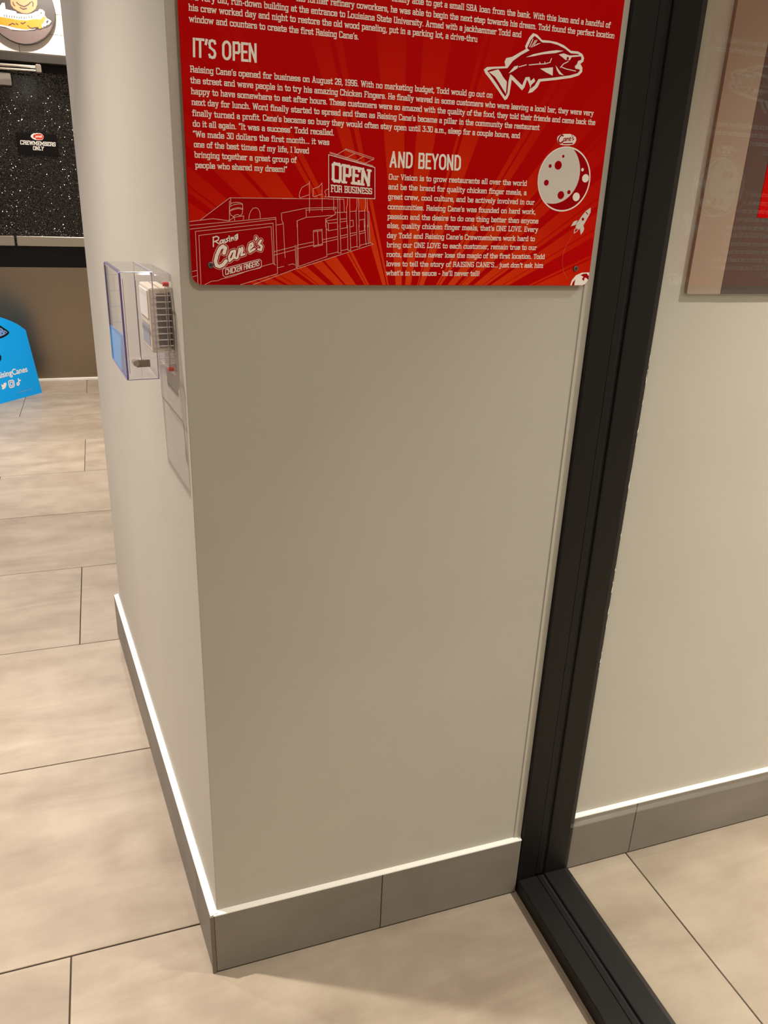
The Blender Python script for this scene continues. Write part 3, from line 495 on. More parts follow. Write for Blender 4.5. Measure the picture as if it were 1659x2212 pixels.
dbox('closer_body', -.85, -.535, -.075, 0, 2.005, 2.078, 'steel', .004)
a = MB(); a.tube((-.90+dx, -.15, 2.112), (-.352+dx, -.125, 2.120), .009); a.build('closer_arm', M['steel'], door)
a = MB(); a.tube((-.72+dx, -.16, 2.090), (-.352+dx, -.13, 2.098), .007); a.build('closer_arm', M['steel'], door)
dbox('closer_bracket', -.372, -.338, -.145, -.05, 2.088, 2.135, 'steel', .004)

# ------------------------------------------------------------------ stroke lettering (square slab serif face)
B_, X_, T_ = .065, .635, .935
SB = .05
def box_(l, r, b, t, c=.07): return [(l+c, b), (r-c, b), (r, b+c), (r, t-c), (r-c, t), (l+c, t), (l, t-c), (l, b+c), (l+c, b)]
def sf(a, b, y=SB): return [(a, y), (b, y)]
GL = {}
def g_(ch, adv, st, se=()): GL[ch] = (adv, st, list(se))
XS = X_+.015; TS = T_+.015
g_('a', .50, [[(.08,X_-.05),(.13,X_),(.33,X_),(.39,X_-.06),(.39,B_)],[(.39,.37),(.14,.37),(.08,.31),(.08,.12),(.14,B_),(.33,B_),(.39,.12)]], [sf(.39,.47)])
g_('b', .52, [[(.11,T_),(.11,B_)],[(.11,X_),(.37,X_),(.43,X_-.06),(.43,B_+.06),(.37,B_),(.11,B_)]], [sf(.03,.11,TS)])
g_('c', .48, [[(.42,X_-.14),(.42,X_-.06),(.36,X_),(.14,X_),(.08,X_-.06),(.08,B_+.06),(.14,B_),(.36,B_),(.42,B_+.06),(.42,B_+.11)]])
g_('d', .52, [[(.40,T_),(.40,B_)],[(.40,X_),(.14,X_),(.08,X_-.06),(.08,B_+.06),(.14,B_),(.40,B_)]], [sf(.31,.40,TS), sf(.40,.48)])
g_('e', .50, [[(.08,.36),(.42,.36),(.42,X_-.06),(.36,X_),(.14,X_),(.08,X_-.06),(.08,B_+.06),(.14,B_),(.36,B_),(.42,B_+.05),(.42,B_+.09)]])
g_('f', .36, [[(.35,T_-.03),(.30,T_),(.22,T_),(.16,T_-.06),(.16,B_)],[(.05,X_),(.32,X_)]], [sf(.06,.27)])
g_('g', .52, [[(.40,X_),(.14,X_),(.08,X_-.06),(.08,B_+.06),(.14,B_),(.40,B_)],[(.40,X_),(.40,-.16),(.34,-.22),(.11,-.22)]], [sf(.40,.49,XS)])
g_('h', .54, [[(.12,T_),(.12,B_)],[(.12,X_-.07),(.19,X_),(.36,X_),(.42,X_-.06),(.42,B_)]], [sf(.03,.12,TS), sf(.04,.20), sf(.34,.50)])
g_('i', .27, [[(.14,X_),(.14,B_)],[(.14,.87),(.14,.90)]], [sf(.04,.14,XS), sf(.05,.23)])
g_('j', .27, [[(.14,X_),(.14,-.16),(.08,-.22),(-.02,-.22)],[(.14,.87),(.14,.90)]], [sf(.04,.14,XS)])
g_('k', .53, [[(.12,T_),(.12,B_)],[(.14,.30),(.38,X_)],[(.22,.40),(.43,B_)]], [sf(.03,.12,TS), sf(.04,.20), sf(.30,.46,XS), sf(.36,.51)])
g_('l', .27, [[(.14,T_),(.14,B_)]], [sf(.04,.14,TS), sf(.05,.23)])
g_('m', .80, [[(.12,X_),(.12,B_)],[(.12,X_-.07),(.19,X_),(.33,X_),(.40,X_-.06),(.40,B_)],[(.40,X_-.07),(.47,X_),(.61,X_),(.67,X_-.06),(.67,B_)]], [sf(.03,.12,XS), sf(.04,.20), sf(.33,.47), sf(.60,.76)])
g_('n', .54, [[(.12,X_),(.12,B_)],[(.12,X_-.07),(.19,X_),(.36,X_),(.42,X_-.06),(.42,B_)]], [sf(.03,.12,XS), sf(.04,.20), sf(.34,.50)])
g_('o', .50, [box_(.08,.42,B_,X_)])
g_('p', .53, [[(.12,X_),(.12,-.22)],[(.12,X_),(.38,X_),(.44,X_-.06),(.44,B_+.06),(.38,B_),(.12,B_)]], [sf(.03,.12,XS), sf(.04,.21,-.235)])
g_('q', .53, [[(.41,X_),(.41,-.22)],[(.41,X_),(.15,X_),(.09,X_-.06),(.09,B_+.06),(.15,B_),(.41,B_)]], [sf(.32,.50,-.235)])
g_('r', .42, [[(.13,X_),(.13,B_)],[(.13,X_-.09),(.21,X_),(.36,X_),(.36,X_-.07)]], [sf(.04,.13,XS), sf(.05,.24)])
g_('s', .47, [[(.39,X_-.10),(.39,X_-.05),(.33,X_),(.14,X_),(.08,X_-.05),(.08,.42),(.13,.37),(.34,.33),(.39,.28),(.39,B_+.05),(.33,B_),(.14,B_),(.08,B_+.05),(.08,B_+.09)]])
g_('t', .36, [[(.15,.86),(.15,B_+.06),(.21,B_),(.29,B_),(.32,B_+.05)],[(.04,X_),(.31,X_)]])
g_('u', .54, [[(.12,X_),(.12,B_+.06),(.18,B_),(.36,B_),(.42,B_+.07)],[(.42,X_),(.42,B_)]], [sf(.03,.12,XS), sf(.33,.42,XS), sf(.42,.50)])
g_('v', .52, [[(.10,X_),(.26,B_),(.42,X_)]], [sf(.03,.18,XS), sf(.34,.49,XS)])
g_('w', .76, [[(.10,X_),(.23,B_),(.38,X_-.04),(.53,B_),(.66,X_)]], [sf(.03,.18,XS), sf(.58,.73,XS)])
g_('x', .52, [[(.10,X_),(.42,B_)],[(.42,X_),(.10,B_)]], [sf(.03,.18,XS), sf(.34,.49,XS), sf(.03,.18), sf(.34,.49)])
g_('y', .52, [[(.10,X_),(.27,B_)],[(.42,X_),(.22,-.16),(.16,-.22),(.07,-.22)]], [sf(.03,.18,XS), sf(.34,.49,XS)])
g_('z', .46, [[(.08,X_),(.38,X_),(.08,B_),(.38,B_)]])
g_('A', .64, [[(.12,B_),(.32,T_),(.52,B_)],[(.20,.32),(.44,.32)]], [sf(.04,.22), sf(.42,.60), sf(.22,.34,TS)])
g_('B', .58, [[(.14,B_),(.14,T_)],[(.14,T_),(.40,T_),(.46,T_-.06),(.46,.57),(.40,.51),(.14,.51)],[(.40,.51),(.48,.45),(.48,B_+.06),(.42,B_),(.14,B_)]], [sf(.04,.14), sf(.04,.14,TS)])
g_('C', .56, [[(.48,T_-.16),(.48,T_-.06),(.42,T_),(.15,T_),(.09,T_-.06),(.09,B_+.06),(.15,B_),(.42,B_),(.48,B_+.06),(.48,B_+.14)]], [])
g_('D', .60, [[(.14,B_),(.14,T_),(.42,T_),(.50,T_-.08),(.50,B_+.08),(.42,B_),(.14,B_)]], [sf(.04,.14), sf(.04,.14,TS)])
g_('E', .54, [[(.46,T_-.12),(.46,T_),(.14,T_),(.14,B_),(.46,B_),(.46,B_+.12)],[(.14,.51),(.36,.51)]], [sf(.04,.14), sf(.04,.14,TS)])
g_('F', .52, [[(.45,T_-.12),(.45,T_),(.14,T_),(.14,B_)],[(.14,.50),(.35,.50)]], [sf(.04,.26), sf(.04,.14,TS)])
g_('G', .60, [[(.48,T_-.14),(.48,T_-.06),(.42,T_),(.15,T_),(.09,T_-.06),(.09,B_+.06),(.15,B_),(.42,B_),(.48,B_+.06),(.48,.45),(.32,.45)]], [])
g_('H', .62, [[(.13,B_),(.13,T_)],[(.49,B_),(.49,T_)],[(.13,.5),(.49,.5)]], [sf(.04,.22), sf(.40,.58), sf(.04,.22,TS), sf(.40,.58,TS)])
g_('I', .30, [[(.15,B_),(.15,T_)]], [sf(.05,.25), sf(.05,.25,TS)])
g_('K', .60, [[(.13,B_),(.13,T_)],[(.15,.42),(.46,T_)],[(.25,.54),(.50,B_)]], [sf(.04,.22), sf(.42,.58), sf(.04,.22,TS), sf(.38,.54,TS)])
g_('L', .52, [[(.14,T_),(.14,B_),(.45,B_),(.45,B_+.14)]], [sf(.04,.25,TS), sf(.04,.14)])
g_('M', .76, [[(.13,B_),(.13,T_),(.38,.35),(.63,T_),(.63,B_)]], [sf(.04,.22), sf(.54,.72), sf(.04,.13,TS), sf(.63,.72,TS)])
g_('N', .64, [[(.13,B_),(.13,T_),(.51,B_),(.51,T_)]], [sf(.04,.22), sf(.42,.60,TS), sf(.04,.13,TS)])
g_('O', .60, [box_(.09,.51,B_,T_,.08)])
g_('P', .56, [[(.14,B_),(.14,T_),(.41,T_),(.48,T_-.07),(.48,.50),(.41,.43),(.14,.43)]], [sf(.04,.26), sf(.04,.14,TS)])
g_('R', .60, [[(.14,B_),(.14,T_),(.41,T_),(.48,T_-.07),(.48,.55),(.41,.48),(.14,.48)],[(.36,.48),(.49,.38),(.49,B_)]], [sf(.04,.24), sf(.49,.56), sf(.04,.14,TS)])
g_('S', .54, [[(.46,T_-.15),(.46,T_-.06),(.40,T_),(.15,T_),(.09,T_-.06),(.09,.60),(.15,.54),(.40,.47),(.46,.41),(.46,B_+.06),(.40,B_),(.15,B_),(.09,B_+.06),(.09,B_+.14)]])
g_('T', .54, [[(.06,T_-.14),(.06,T_),(.48,T_),(.48,T_-.14)],[(.27,T_),(.27,B_)]], [sf(.16,.38)])
g_('U', .60, [[(.12,T_),(.12,B_+.07),(.19,B_),(.41,B_),(.48,B_+.07),(.48,T_)]], [sf(.04,.21,TS), sf(.39,.56,TS)])
g_('V', .60, [[(.11,T_),(.30,B_),(.49,T_)]], [sf(.03,.20,TS), sf(.40,.57,TS)])
g_('W', .84, [[(.11,T_),(.25,B_),(.42,T_-.05),(.59,B_),(.73,T_)]], [sf(.03,.20,TS), sf(.64,.81,TS)])
g_('Y', .58, [[(.10,T_),(.29,.45),(.29,B_)],[(.48,T_),(.29,.45)]], [sf(.03,.19,TS), sf(.39,.55,TS), sf(.19,.39)])
g_('0', .52, [box_(.09,.43,B_,T_,.07)])
g_('1', .36, [[(.08,T_-.10),(.18,T_),(.18,B_)]], [sf(.07,.29)])
g_('2', .50, [[(.08,T_-.14),(.08,T_-.06),(.14,T_),(.36,T_),(.42,T_-.06),(.42,.58),(.08,.20),(.08,B_),(.43,B_)]])
g_('3', .50, [[(.08,T_-.02),(.42,T_),(.24,.60),(.36,.57),(.42,.51),(.42,B_+.06),(.36,B_),(.14,B_),(.08,B_+.06),(.08,B_+.12)]])
g_('6', .50, [[(.41,T_-.08),(.35,T_),(.15,T_),(.09,T_-.07),(.09,B_+.06),(.15,B_),(.36,B_),(.42,B_+.06),(.42,.47),(.36,.54),(.09,.54)]])
g_('8', .50, [box_(.08,.42,.51,T_), box_(.08,.42,B_,.51)])
g_('9', .50, [[(.09,B_+.07),(.15,B_),(.36,B_),(.42,B_+.07),(.42,T_-.06),(.36,T_),(.15,T_),(.09,T_-.06),(.09,.52),(.15,.46),(.42,.46)]])
g_('.', .22, [[(.11,.065),(.11,.075)]]); g_(',', .22, [[(.13,.07),(.08,-.10)]]); g_("'", .20, [[(.13,.93),(.08,.76)]])
g_('“', .32, [[(.08,.78),(.12,.93)],[(.20,.78),(.24,.93)]]); g_('”', .32, [[(.12,.93),(.08,.78)],[(.24,.93),(.20,.78)]])
g_('-', .36, [[(.08,.36),(.28,.36)]]); g_(':', .24, [[(.12,.10),(.12,.11)],[(.12,.50),(.12,.51)]]); g_('!', .24, [[(.12,T_),(.12,.32)],[(.12,.07),(.12,.08)]])
g_(' ', .30, [])

def round_(l, r, b, t, k=10):
    cx, rx = (l+r)/2, (r-l)/2; ry = min(rx*1.25, (t-b)/2); o = []
    for i in range(k+1): a = math.pi*i/k; o.append((cx+rx*math.cos(a), t-ry+ry*math.sin(a)))
    for i in range(k+1): a = math.pi+math.pi*i/k; o.append((cx+rx*math.cos(a), b+ry+ry*math.sin(a)))
    return o + o[:1]
SANS = {'T': (.50, [[(.05,T_),(.45,T_)],[(.25,T_),(.25,B_)]]), 'E': (.48, [[(.42,T_),(.11,T_),(.11,B_),(.42,B_)],[(.11,.51),(.36,.51)]]),
        'O': (.60, [round_(.09, .51, B_, T_)]), 'I': (.24, [[(.12,B_),(.12,T_)]]), "'": (.24, [[(.15,.93),(.10,.74)]]), ' ': (.34, []),
        'S': (.50, [[(.42,T_-.12),(.38,T_-.03),(.25,T_),(.12,T_-.04),(.08,T_-.16),(.12,.58),(.36,.42),(.42,.30),(.41,B_+.12),(.36,B_+.03),(.25,B_),(.12,B_+.03),(.08,B_+.12)]]),
        'D': (.58, [[(.11,B_),(.11,T_),(.30,T_),(.42,T_-.07),(.48,T_-.2),(.49,.5),(.48,B_+.2),(.42,B_+.07),(.30,B_),(.11,B_)]]),
        'F': (.46, [[(.42,T_),(.11,T_),(.11,B_)],[(.11,.51),(.35,.51)]]), 'N': (.58, [[(.11,B_),(.11,T_),(.47,B_),(.47,T_)]])}
def lettering(mb, text, quad, y, weight=.13, serif=True, tight=0.0):
    """quad: bottom-left, bottom-right, top-left, top-right of the cap-height box in xz"""
    (blx, blz), (brx, brz), (tlx, tlz), (trx, trz) = quad
    G_ = GL if serif else {**GL, **{k: (v[0], v[1], []) for k, v in SANS.items()}}
    tot = sum(G_[c][0] for c in text) - tight*(len(text)-1)
    def mp(u, v):
        u /= tot
        bx, bz = blx+(brx-blx)*u, blz+(brz-blz)*u; tx, tz = tlx+(trx-tlx)*u, tlz+(trz-tlz)*u
        return (bx+(tx-bx)*v, bz+(tz-bz)*v)
    h = (math.hypot(tlx-blx, tlz-blz)+math.hypot(trx-brx, trz-brz))/2
    w = h*weight; c = 0
    for ch in text:
        adv, st, se = G_[ch]
        for p in st: mb.stroke([mp(c+u, v) for u, v in p], w, y)
        if serif:
            for p in se: mb.stroke([mp(c+u, v) for u, v in p], w*.72, y)
        c += adv - tight
    return mb

# ------------------------------------------------------------------ the red story poster on the pier
poster = empty('wall_poster', (0, 0, 0))
tag(poster, 'large red printed story poster with sunburst rays screwed to the beige pier', 'poster')
PL, PR, PB, PT = .0285, .6395, 1.2875, 1.745
def rounded(x0, x1, z0, z1, r, k=6):
    pts = []
    for cx, cz, a0 in ((x1-r, z0+r, -90), (x1-r, z1-r, 0), (x0+r, z1-r, 90), (x0+r, z0+r, 180)):
        for i in range(k+1):
            a = math.radians(a0+90*i/k); pts.append((cx+r*math.cos(a), cz+r*math.sin(a)))
    return pts
MB().plate(rounded(PL, PR, PB, PT, .013), 0, .0042).build('panel', M['red'], poster)
E1, E2, E3, E4, E5 = -.00010, -.00018, -.00026, -.00034, -.00042
def pbuild(name, mb, mat, par=poster): return mb.build(name, M[mat], par)
def inset_clip(pts):                       # keep print off the rounded corners
    out = []
    for x, z in pts:
        x = min(max(x, PL+.0006), PR-.0006); z = min(max(z, PB+.0004), PT-.001)
        for cx, cz, sx in ((PL+.013, PB+.013, -1), (PR-.013, PB+.013, 1)):
            dx_, dz_ = x-cx, z-cz
            if dx_*sx > 0 and dz_ < 0:
                d = math.hypot(dx_, dz_)
                if d > .0126: x, z = cx+dx_*.0126/d, cz+dz_*.0126/d
        out.append((x, z))
    return out
for rp in ART['rays']:
    pbuild('sunburst_ray', MB().flat(inset_clip(rp), E1), 'rays')
bd = MB()
for p in ART['b_fill']: bd.flat(inset_clip(p), E2)
bld = pbuild('restaurant_drawing', bd, 'deep')
ZP = ART['zpx']
ln = MB()
for p in ART['b_lines']: ln.stroke(inset_clip(p), ZP*7.2, E3)
pbuild('drawing_lines', ln, 'pale', bld)
pbuild('billboard', MB().flat(ART['board'], E4), 'deep', bld)
fr = MB().stroke(ART['board']+ART['board'][:1], ZP*9, E5)
pbuild('billboard_border', fr, 'cream', bld)
pbuild('billboard_lettering', lettering(MB(), 'OPEN', ART['Q']['OPEN'], E5, .17), 'cream', bld)
pbuild('billboard_lettering', lettering(MB(), 'FOR BUSINESS', ART['Q']['FOR BUSINESS'], E5, .145), 'cream', bld)
lo = MB(); mi = MB(); hi = MB()
for w, p in ART['b_canes']:
    w *= ZP
    lo.stroke(p, w+ZP*44, E3, True); mi.stroke(p, w+ZP*28, E4, True); hi.stroke(p, w, E5, True)
pbuild('logo_outline', lo, 'pale', bld); pbuild('logo_shadow', mi, 'deep', bld)
for p in ART['b_raising']: hi.stroke(p, ZP*16, E5, True)
pbuild('logo_lettering', hi, 'cream', bld)
pbuild('logo_banner', lettering(MB().stroke(ART['b_box'], ZP*7, E5), 'CHICKEN FINGERS', ART['Q']['CHICKEN FINGERS'], E5, .12, False, .03), 'cream', bld)

CAP = .0072
for t, x0, x1, z in ART['T']:
    q = [(x0, z), (x1, z), (x0, z+CAP), (x1, z+CAP)]
    pbuild('text_line', lettering(MB(), t, q, E4, .145), 'cream')
for t in ("IT'S OPEN", 'AND BEYOND'):
    pbuild('heading', lettering(MB(), t, ART['Q'][t], E4, .135, False), 'cream')

fish = pbuild('fish_print', MB().flat(ART['fish_out'], E2), 'cream')
pbuild('fish_body', MB().flat(ART['fish_in'], E3), 'deep', fish)
fd = MB()
for p in ART['fish_w']: fd.flat(p, E4)
for p in ART['fish_l']: fd.stroke(p, .0011, E4)
pbuild('fish_markings', fd, 'cream', fish)
ex, ez = ART['fish_eye']; pbuild('fish_eye', MB().disc(ex, ez, .0019, E5, 14), 'deep', fish)

mx_, mz_, mr_ = ART['moon']
moon = pbuild('moon_print', MB().disc(mx_, mz_, mr_, E2, 64), 'cream')
pbuild('moon_shade', MB().disc(mx_, mz_, mr_-.0021, E3, 64), 'deep', moon)
lx_, lz_, lr_ = ART['moon_lit']
def lens_shape():                          # lit part: overlap of two circles
    pts = []
    for i in range(160):
        a = 2*math.pi*i/160; x, z = lx_+lr_*math.cos(a), lz_+lr_*math.sin(a)
        d = math.hypot(x-mx_, z-mz_); R_ = mr_-.0016
        if d > R_: x, z = mx_+(x-mx_)*R_/d, mz_+(z-mz_)*R_/d
        pts.append((x, z))
    return pts
pbuild('moon_lit_face', MB().flat(lens_shape(), E4), 'grey_print', moon)
for c in ART['cr_d']: pbuild('crater', MB().disc(*c, E5), 'deep', moon)
for c in ART['cr_w']: pbuild('crater', MB().disc(*c, E5), 'cream', moon)
lg = pbuild('logo_badge', MB().flat(ART['lg_blob'], E2), 'cream')
l2 = MB()
for p in ART['lg_C']: l2.stroke(p, ZP*22, E3, True)
for p in ART['lg_l']: l2.stroke(p, ZP*12, E3, True)
l2.flat(ART['lg_bar'], E3); pbuild('badge_lettering', l2, 'deep', lg)
rk = pbuild('rocket_print', MB().flat(ART['rk_body'], E2), 'grey_print')
for p in ART['rk_fin']: pbuild('rocket_fin', MB().flat(p, E3), 'grey_print', rk)
for p in ART['rk_dark']: pbuild('rocket_stripe', MB().flat(p, E3), 'deep', rk)
pbuild('rocket_porthole', MB().disc(*ART['rk_port'], E4, 16), 'deep', rk)
pbuild('rocket_flame', MB().flat(ART['rk_flame'], E2), 'pale', rk)
pbuild('flame_core', MB().flat(ART['rk_flame_in'], E3), 'deep', rk)
pbuild('flight_path', MB().stroke(ART['rk_arc'], ZP*5, E2), 'faint', rk)
gb = pbuild('globe_print', MB().flat(inset_clip(ART['globe']), E2), 'cream')
for p in ART['globe_d']: pbuild('continent', MB().flat(inset_clip(p), E3), 'deep', gb)
for x, z in ART['screws'] + [[ART['screws'][0][0], 1.72], [ART['screws'][1][0], 1.72]]:
    sc = MB(); sc.tube((x, -.0022, z), (x, 0, z), .0041, 20); so = sc.build('screw', M['screw'], poster, .0006, 2)
    sl = MB(); sl.box(x-.0021, x+.0021, -.0024, -.0021, z-.0005, z+.0005); sl.box(x-.0005, x+.0005, -.0024, -.0021, z-.0021, z+.0021); sl.build('cross_recess', M['slot'], so)
    MB().tube((x, .0042, z), (x, WY, z), .006, 16).build('standoff', M['panel_edge'], poster)

# second poster, on the wall beyond the glass
p2 = empty('wall_poster', (0, 0, 0))
tag(p2, 'dark brown poster with a red field seen through the glass at the right edge', 'poster')
MB().plate(rounded(.853, 1.45, 1.2712, 1.745, .004), .0255, RY).build('panel', M['tan_print'], p2)
MB().box(.9235, 1.449, .0249, .0256, 1.2716, 1.744).build('brown_field', M['brown_print'], p2)
MB().box(.9690, 1.449, .0243, .0250, 1.3965, 1.744).build('red_field', M['red'], p2)

# ------------------------------------------------------------------ clear lock box with the thermostat inside
tc = empty('thermostat_cover', (LX, 0, 0), (0, 0, la))   # local x: along the wall, local y: outwards (towards the open floor)
tag(tc, 'clear plastic locking guard box mounted on the left face of the pier', 'guard box')
u0, u1, w1, w2, z0, z1 = .067, .232, .0265, .0715, 1.148, 1.2985
def cbox(name, a0, a1, b0, b1, c0, c1, mat, bev=0, par=None):
    return MB().box(a0, a1, b0, b1, c0, c1).build(name, M[mat], par or tc, bev, 2)
# moulded base, open at the sides through a row of vent bars
def open_side(o, keep):                  # moulded shells are open towards each other
    bm = bmesh.new(); bm.from_mesh(o.data)
    bmesh.ops.delete(bm, geom=[f for f in bm.faces if not keep(f.calc_center_median().y)], context='FACES')
    bm.to_mesh(o.data); bm.free(); return o
open_side(cbox('base_ring', u0+.003, u1-.003, .0004, w1-.0004, z0+.003, z1-.003, 'acrylic', .003), lambda y: y < w1-.0006)
for i in range(13):
    z = z0+.020+.0088*i
    cbox('vent_bar', u0+.0026, u0+.0040, .003, w1-.002, z, z+.0012, 'frosted')
cbox('vent_post', u0+.0030, u0+.0042, .0095, .0105, z0+.016, z1-.020, 'frosted')
# lid: one moulded clear shell with rounded edges
lid = open_side(cbox('lid', u0, u1, w1, w2, z0, z1, 'acrylic', .0042), lambda y: y > w1+.0002)
def rim(w, ins, rad, name, mat_):
    c = []; q = .005
    for cu_, cz_, a0 in ((u1-ins-q, z0+ins+q, -90), (u1-ins-q, z1-ins-q, 0), (u0+ins+q, z1-ins-q, 90), (u0+ins+q, z0+ins+q, 180)):
        for i in range(5):
            t_ = math.radians(a0+90*i/4); c.append((cu_+q*math.cos(t_), w, cz_+q*math.sin(t_)))
    e = MB()
    for p, n2 in zip(c, c[1:]+c[:1]): e.tube(p, n2, rad, 8)
    e.build(name, M[mat_], lid)
rim(w2-.0012, .0010, .0014, 'front_edge', 'edge')
rim(w1+.0010, .0002, .0008, 'rear_rim', 'pale_edge')
e = MB(); e.tube((u0+.001, w1, z1-.001), (u0+.001, w2-.002, z1-.001), .0007, 8); e.build('corner_edge', M['edge'], lid)
e = MB(); e.tube((u0+.001, w1, z0+.001), (u0+.001, w2-.002, z0+.001), .0005, 8); e.build('corner_edge', M['edge'], lid)
MB().tube((u0+.0035, .0495, z0+.028), (u0+.0035, .0495, z1-.012), .0004, 6).build('moulded_rib', M['dark_part'], lid)
MB().tube((u0+.0035, .0665, z0+.010), (u0+.0035, .0665, z1-.010), .0003, 6).build('moulded_rib', M['dark_part'], lid)
# lock cylinder on the side facing the viewer
lk = MB(); lk.tube((u0-.001, .0575, 1.1725), (u0+.014, .0575, 1.1725), .0042, 18); lk.build('lock_cylinder', M['steel'], tc)
cbox('lock_cam', u0+.0015, u0+.006, .038, .0570, 1.1665, 1.1765, 'kick')
for z in (z1-.018, z0+.012):
    MB().tube((u0+.008, .004, z), (u0+.008, .012, z), .0032, 12).build('mounting_plug', M['red_plug'], tc)

th_ = empty('thermostat', (LX, 0, 0), (0, 0, la))
tag(th_, 'cream wall thermostat enclosed in the clear plastic guard box', 'thermostat')
def tbox(name, a0, a1, b0, b1, c0, c1, mat, bev=0, par=None):
    return MB().box(a0, a1, b0, b1, c0, c1).build(name, M[mat], par or th_, bev, 2)
tbox('body', .088, .172, .0024, .0305, 1.182, 1.2745, 'beige_plastic', .003)
tbox('display', .098, .158, 0.0303, .0311, 1.190, 1.222, 'lcd', .0004)
tbox('front_cover', .094, .162, .0303, .0322, 1.230, 1.270, 'white', .0006)
tbox('vent_grille', .0868, .0882, .005, .020, 1.190, 1.266, 'dark_part', 0)

# ------------------------------------------------------------------ things at the black door
ds = empty('door_sign', (-.415, FAR_Y-.010, 1.657))
tag(ds, 'small black plaque reading CREWMEMBERS ONLY on the glitter door', 'sign')
def onto(o): o.location = Vector(o.location) - Vector(o.parent.location); return o
DSX = (-.5465, -.2905, 1.588, 1.7275)
onto(MB().box(DSX[0], DSX[1], FAR_Y-.010, FAR_Y-.0003, DSX[2], DSX[3]).build('plaque', M['black'], ds, .0015, 1))
YY = FAR_Y-.0106
onto(lettering(MB(), 'CREWMEMBERS', FAR['s_crew'], YY, .17).build('lettering', M['white'], ds))
onto(lettering(MB(), 'ONLY', FAR['s_only'], YY, .17).build('lettering', M['white'], ds))
lgo = onto(MB().flat(FAR['s_logo'], YY).build('logo', M['white'], ds))
def sub(o): o.location = -Vector(ds.location); return o
cen = [(sum(p[0] for p in FAR['s_logo'])/12), (sum(p[1] for p in FAR['s_logo'])/12)]
lm = MB().flat([((p[0]-cen[0])*.8+cen[0]+.006, (p[1]-cen[1])*.82+cen[1]) for p in FAR['s_logo']], YY-.0005)
x_ = lm.build('logo_field', M['logo_red'], lgo)
lm = MB()
for p in FAR['s_C']: lm.stroke(p, .0052, YY-.001, True)
for p in FAR['s_l']: lm.stroke(p, .003, YY-.001, True)
lm.build('logo_lettering', M['white'], lgo)

rs = empty('round_wall_sign', (-.432, 5.345, 2.47))
tag(rs, 'round dark cartoon sign with orange and white art above the door', 'sign')
def rput(name, mb, mat): return onto(mb.build(name, M[mat], rs))
CXr, CZr, RR = -.432, 2.4715, .2135
def discp(r, k=64): return [(CXr+r*math.cos(2*math.pi*i/k), CZr+r*math.sin(2*math.pi*i/k)) for i in range(k)]
def rclip(pts):
    o = []
    for x, z in pts:
        d = math.hypot(x-CXr, z-CZr)
        if d > RR-.002: x, z = CXr+(x-CXr)*(RR-.002)/d, CZr+(z-CZr)*(RR-.002)/d
        o.append((x, z))
    return o
rput('disc', MB().plate(discp(RR), 5.338, FAR_Y+.0074), 'dark_brown')
rput('white_ruffle', MB().flat(rclip(FAR['r_white']), 5.337), 'white')
rput('grey_bowl', MB().flat(rclip(FAR['r_grey']), 5.336), 'grey_bowl')
rput('orange_band', MB().flat(rclip(FAR['r_orange']), 5.335), 'orange')
rput('peach_shape', MB().flat(rclip(FAR['r_peach']), 5.336), 'peach')
for p in FAR['r_slots']: rput('ink_spot', MB().flat(rclip(p), 5.334), 'dark_brown')
for p in FAR['r_lines']: rput('ink_line', MB().stroke(rclip(p), .006, 5.334, True), 'dark_brown')

# blue folding floor sign
b1 = Vector(FAR['f_b1']); e_ = Vector(FAR['f_e']); n_ = Vector(FAR['f_n'])
LEAN = math.radians(8); upv = (-n_*math.sin(LEAN) + Vector((0, 0, math.cos(LEAN))))
SW = .70
fs = empty('floor_sign'); tag(fs, 'blue folding floor sign with white social media icons near the door', 'floor sign')
fs.matrix_world = Matrix(((e_.x, -n_.x, 0, b1.x), (e_.y, -n_.y, 0, b1.y), (0, 0, 1, 0), (0, 0, 0, 1)))
# local frame: x along the foot, y backwards, z up ; the panel itself is drawn in its own leaning frame
rf = Matrix.Rotation(-LEAN, 4, 'X')
def fput(name, mb, mat, par=None):
    o = mb.build(name, M[mat], par or fs)
    if par is None: o.matrix_local = rf
    return o
def sign_outline():
    pts = [(-SW, 0), (0, 0), (-.016, .448)]
    for i in range(1, 14):
        t = i/14; x = -.016 - (SW-.032)*t; pts.append((x, .448 + .135*math.sin(math.pi*t)**.8))
    pts.append((-SW+.016, .448)); return pts
fp = fput('front_panel', MB().plate(sign_outline(), 0, .006), 'blue')
bk = MB().plate(sign_outline(), 0, .006).build('rear_panel', M['blue'], fs)
bk.matrix_local = Matrix.Translation((0, 2*.583*math.sin(LEAN)+.008, 0)) @ Matrix.Rotation(LEAN, 4, 'X')
def fp_put(name, mb, mat): return mb.build(name, M[mat], fp)
ea = fp_put('printed_patch', MB().flat(FAR['f_ear'], -.0006), 'ink')
fp_put('patch_fill', MB().flat(FAR['f_earin'], -.0012), 'periwinkle')
for p in FAR['f_eard']: fp_put('ink_spot', MB().flat(p, -.0018), 'ink')
fp_put('ink_blot', MB().flat(FAR['f_blob'], -.0006), 'ink')
fp_put('bird_icon', MB().flat(FAR['f_bird'], -.0006), 'white')
ig = MB().stroke(FAR['f_ig']+FAR['f_ig'][:1], .0075, -.0006, True); ig.stroke(FAR['f_igr'], .0065, -.0006, True); ig.flat(FAR['f_igd'], -.0006)
fp_put('camera_icon', ig, 'white')
tt = MB()
for p in FAR['f_tt']: tt.stroke(p, .0095, -.0006, True)
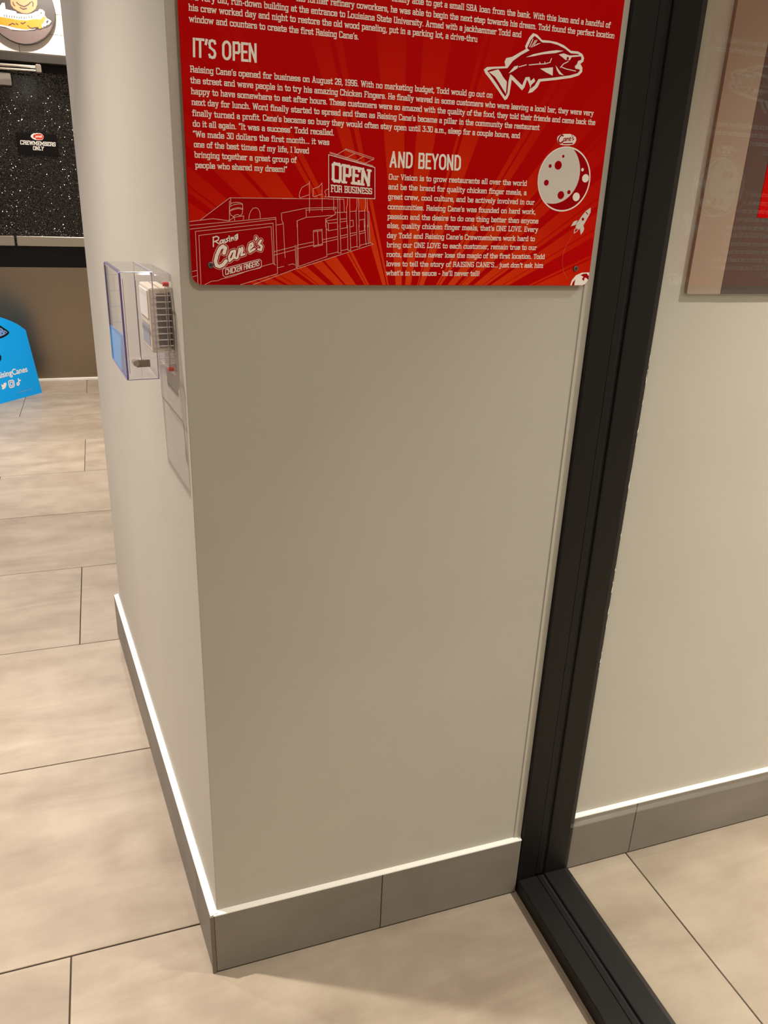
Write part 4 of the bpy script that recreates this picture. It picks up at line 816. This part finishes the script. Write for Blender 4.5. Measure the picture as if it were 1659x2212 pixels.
fp_put('note_icon', tt, 'white')
m_ = MB()
for p in FAR['f_tiny']: m_.stroke(p, .005, -.0006)
fp_put('small_print', m_, 'periwinkle')
cu = bpy.data.curves.new('handle_text', 'FONT'); cu.body = '@RaisingCanes'; cu.size = .056; cu.offset = .0012; cu.align_x = 'RIGHT'
tmp = bpy.data.objects.new('tmp_text', cu); COL.objects.link(tmp)
bpy.context.view_layer.update()
me = bpy.data.meshes.new_from_object(tmp.evaluated_get(bpy.context.evaluated_depsgraph_get()))
bpy.data.objects.remove(tmp, do_unlink=True); bpy.data.curves.remove(cu)
me.materials.clear(); me.materials.append(M['white'])
ho = bpy.data.objects.new('lettering', me); link(ho, fp)
ho.matrix_local = Matrix.Translation((-.083, -.0006, .168)) @ Matrix.Rotation(math.pi/2, 4, 'X')

# ------------------------------------------------------------------ recessed downlights
for x, y, w, r, colr, beam, where in LAMPS:
    t = empty('ceiling_light', (x, y, CEIL))
    tag(t, 'small round recessed ceiling downlight ' + where, 'light', 'recessed ceiling downlights')
    k = 24; rg = MB(); R0, R1 = max(r, .04)+.004, max(r, .04)+.02
    for i in range(k):
        a, b = 2*math.pi*i/k, 2*math.pi*(i+1)/k
        pa = lambda R_, q, z: (R_*math.cos(q), R_*math.sin(q), z)
        rg.quad(pa(R0, a, -.006), pa(R0, b, -.006), pa(R1, b, -.002), pa(R1, a, -.002))
        rg.quad(pa(R0, a, -.006), pa(R0, b, -.006), pa(R0, b, 0), pa(R0, a, 0))
    rg.build('trim_ring', M['lamp_trim'], t)
    ld = MB(); ld.v = [(R0*math.cos(2*math.pi*i/k), R0*math.sin(2*math.pi*i/k), -.0006) for i in range(k)]; ld.f = [tuple(range(k))]
    ld.build('lens', M['lens'], t)
    L_ = bpy.data.lights.new('downlight', 'AREA'); L_.shape = 'DISK'; L_.size = 2*r; L_.energy = w; L_.color = colr; L_.spread = math.radians(beam)
    lo_ = bpy.data.objects.new('lamp', L_); link(lo_, t); lo_.location = (0, 0, -.008)
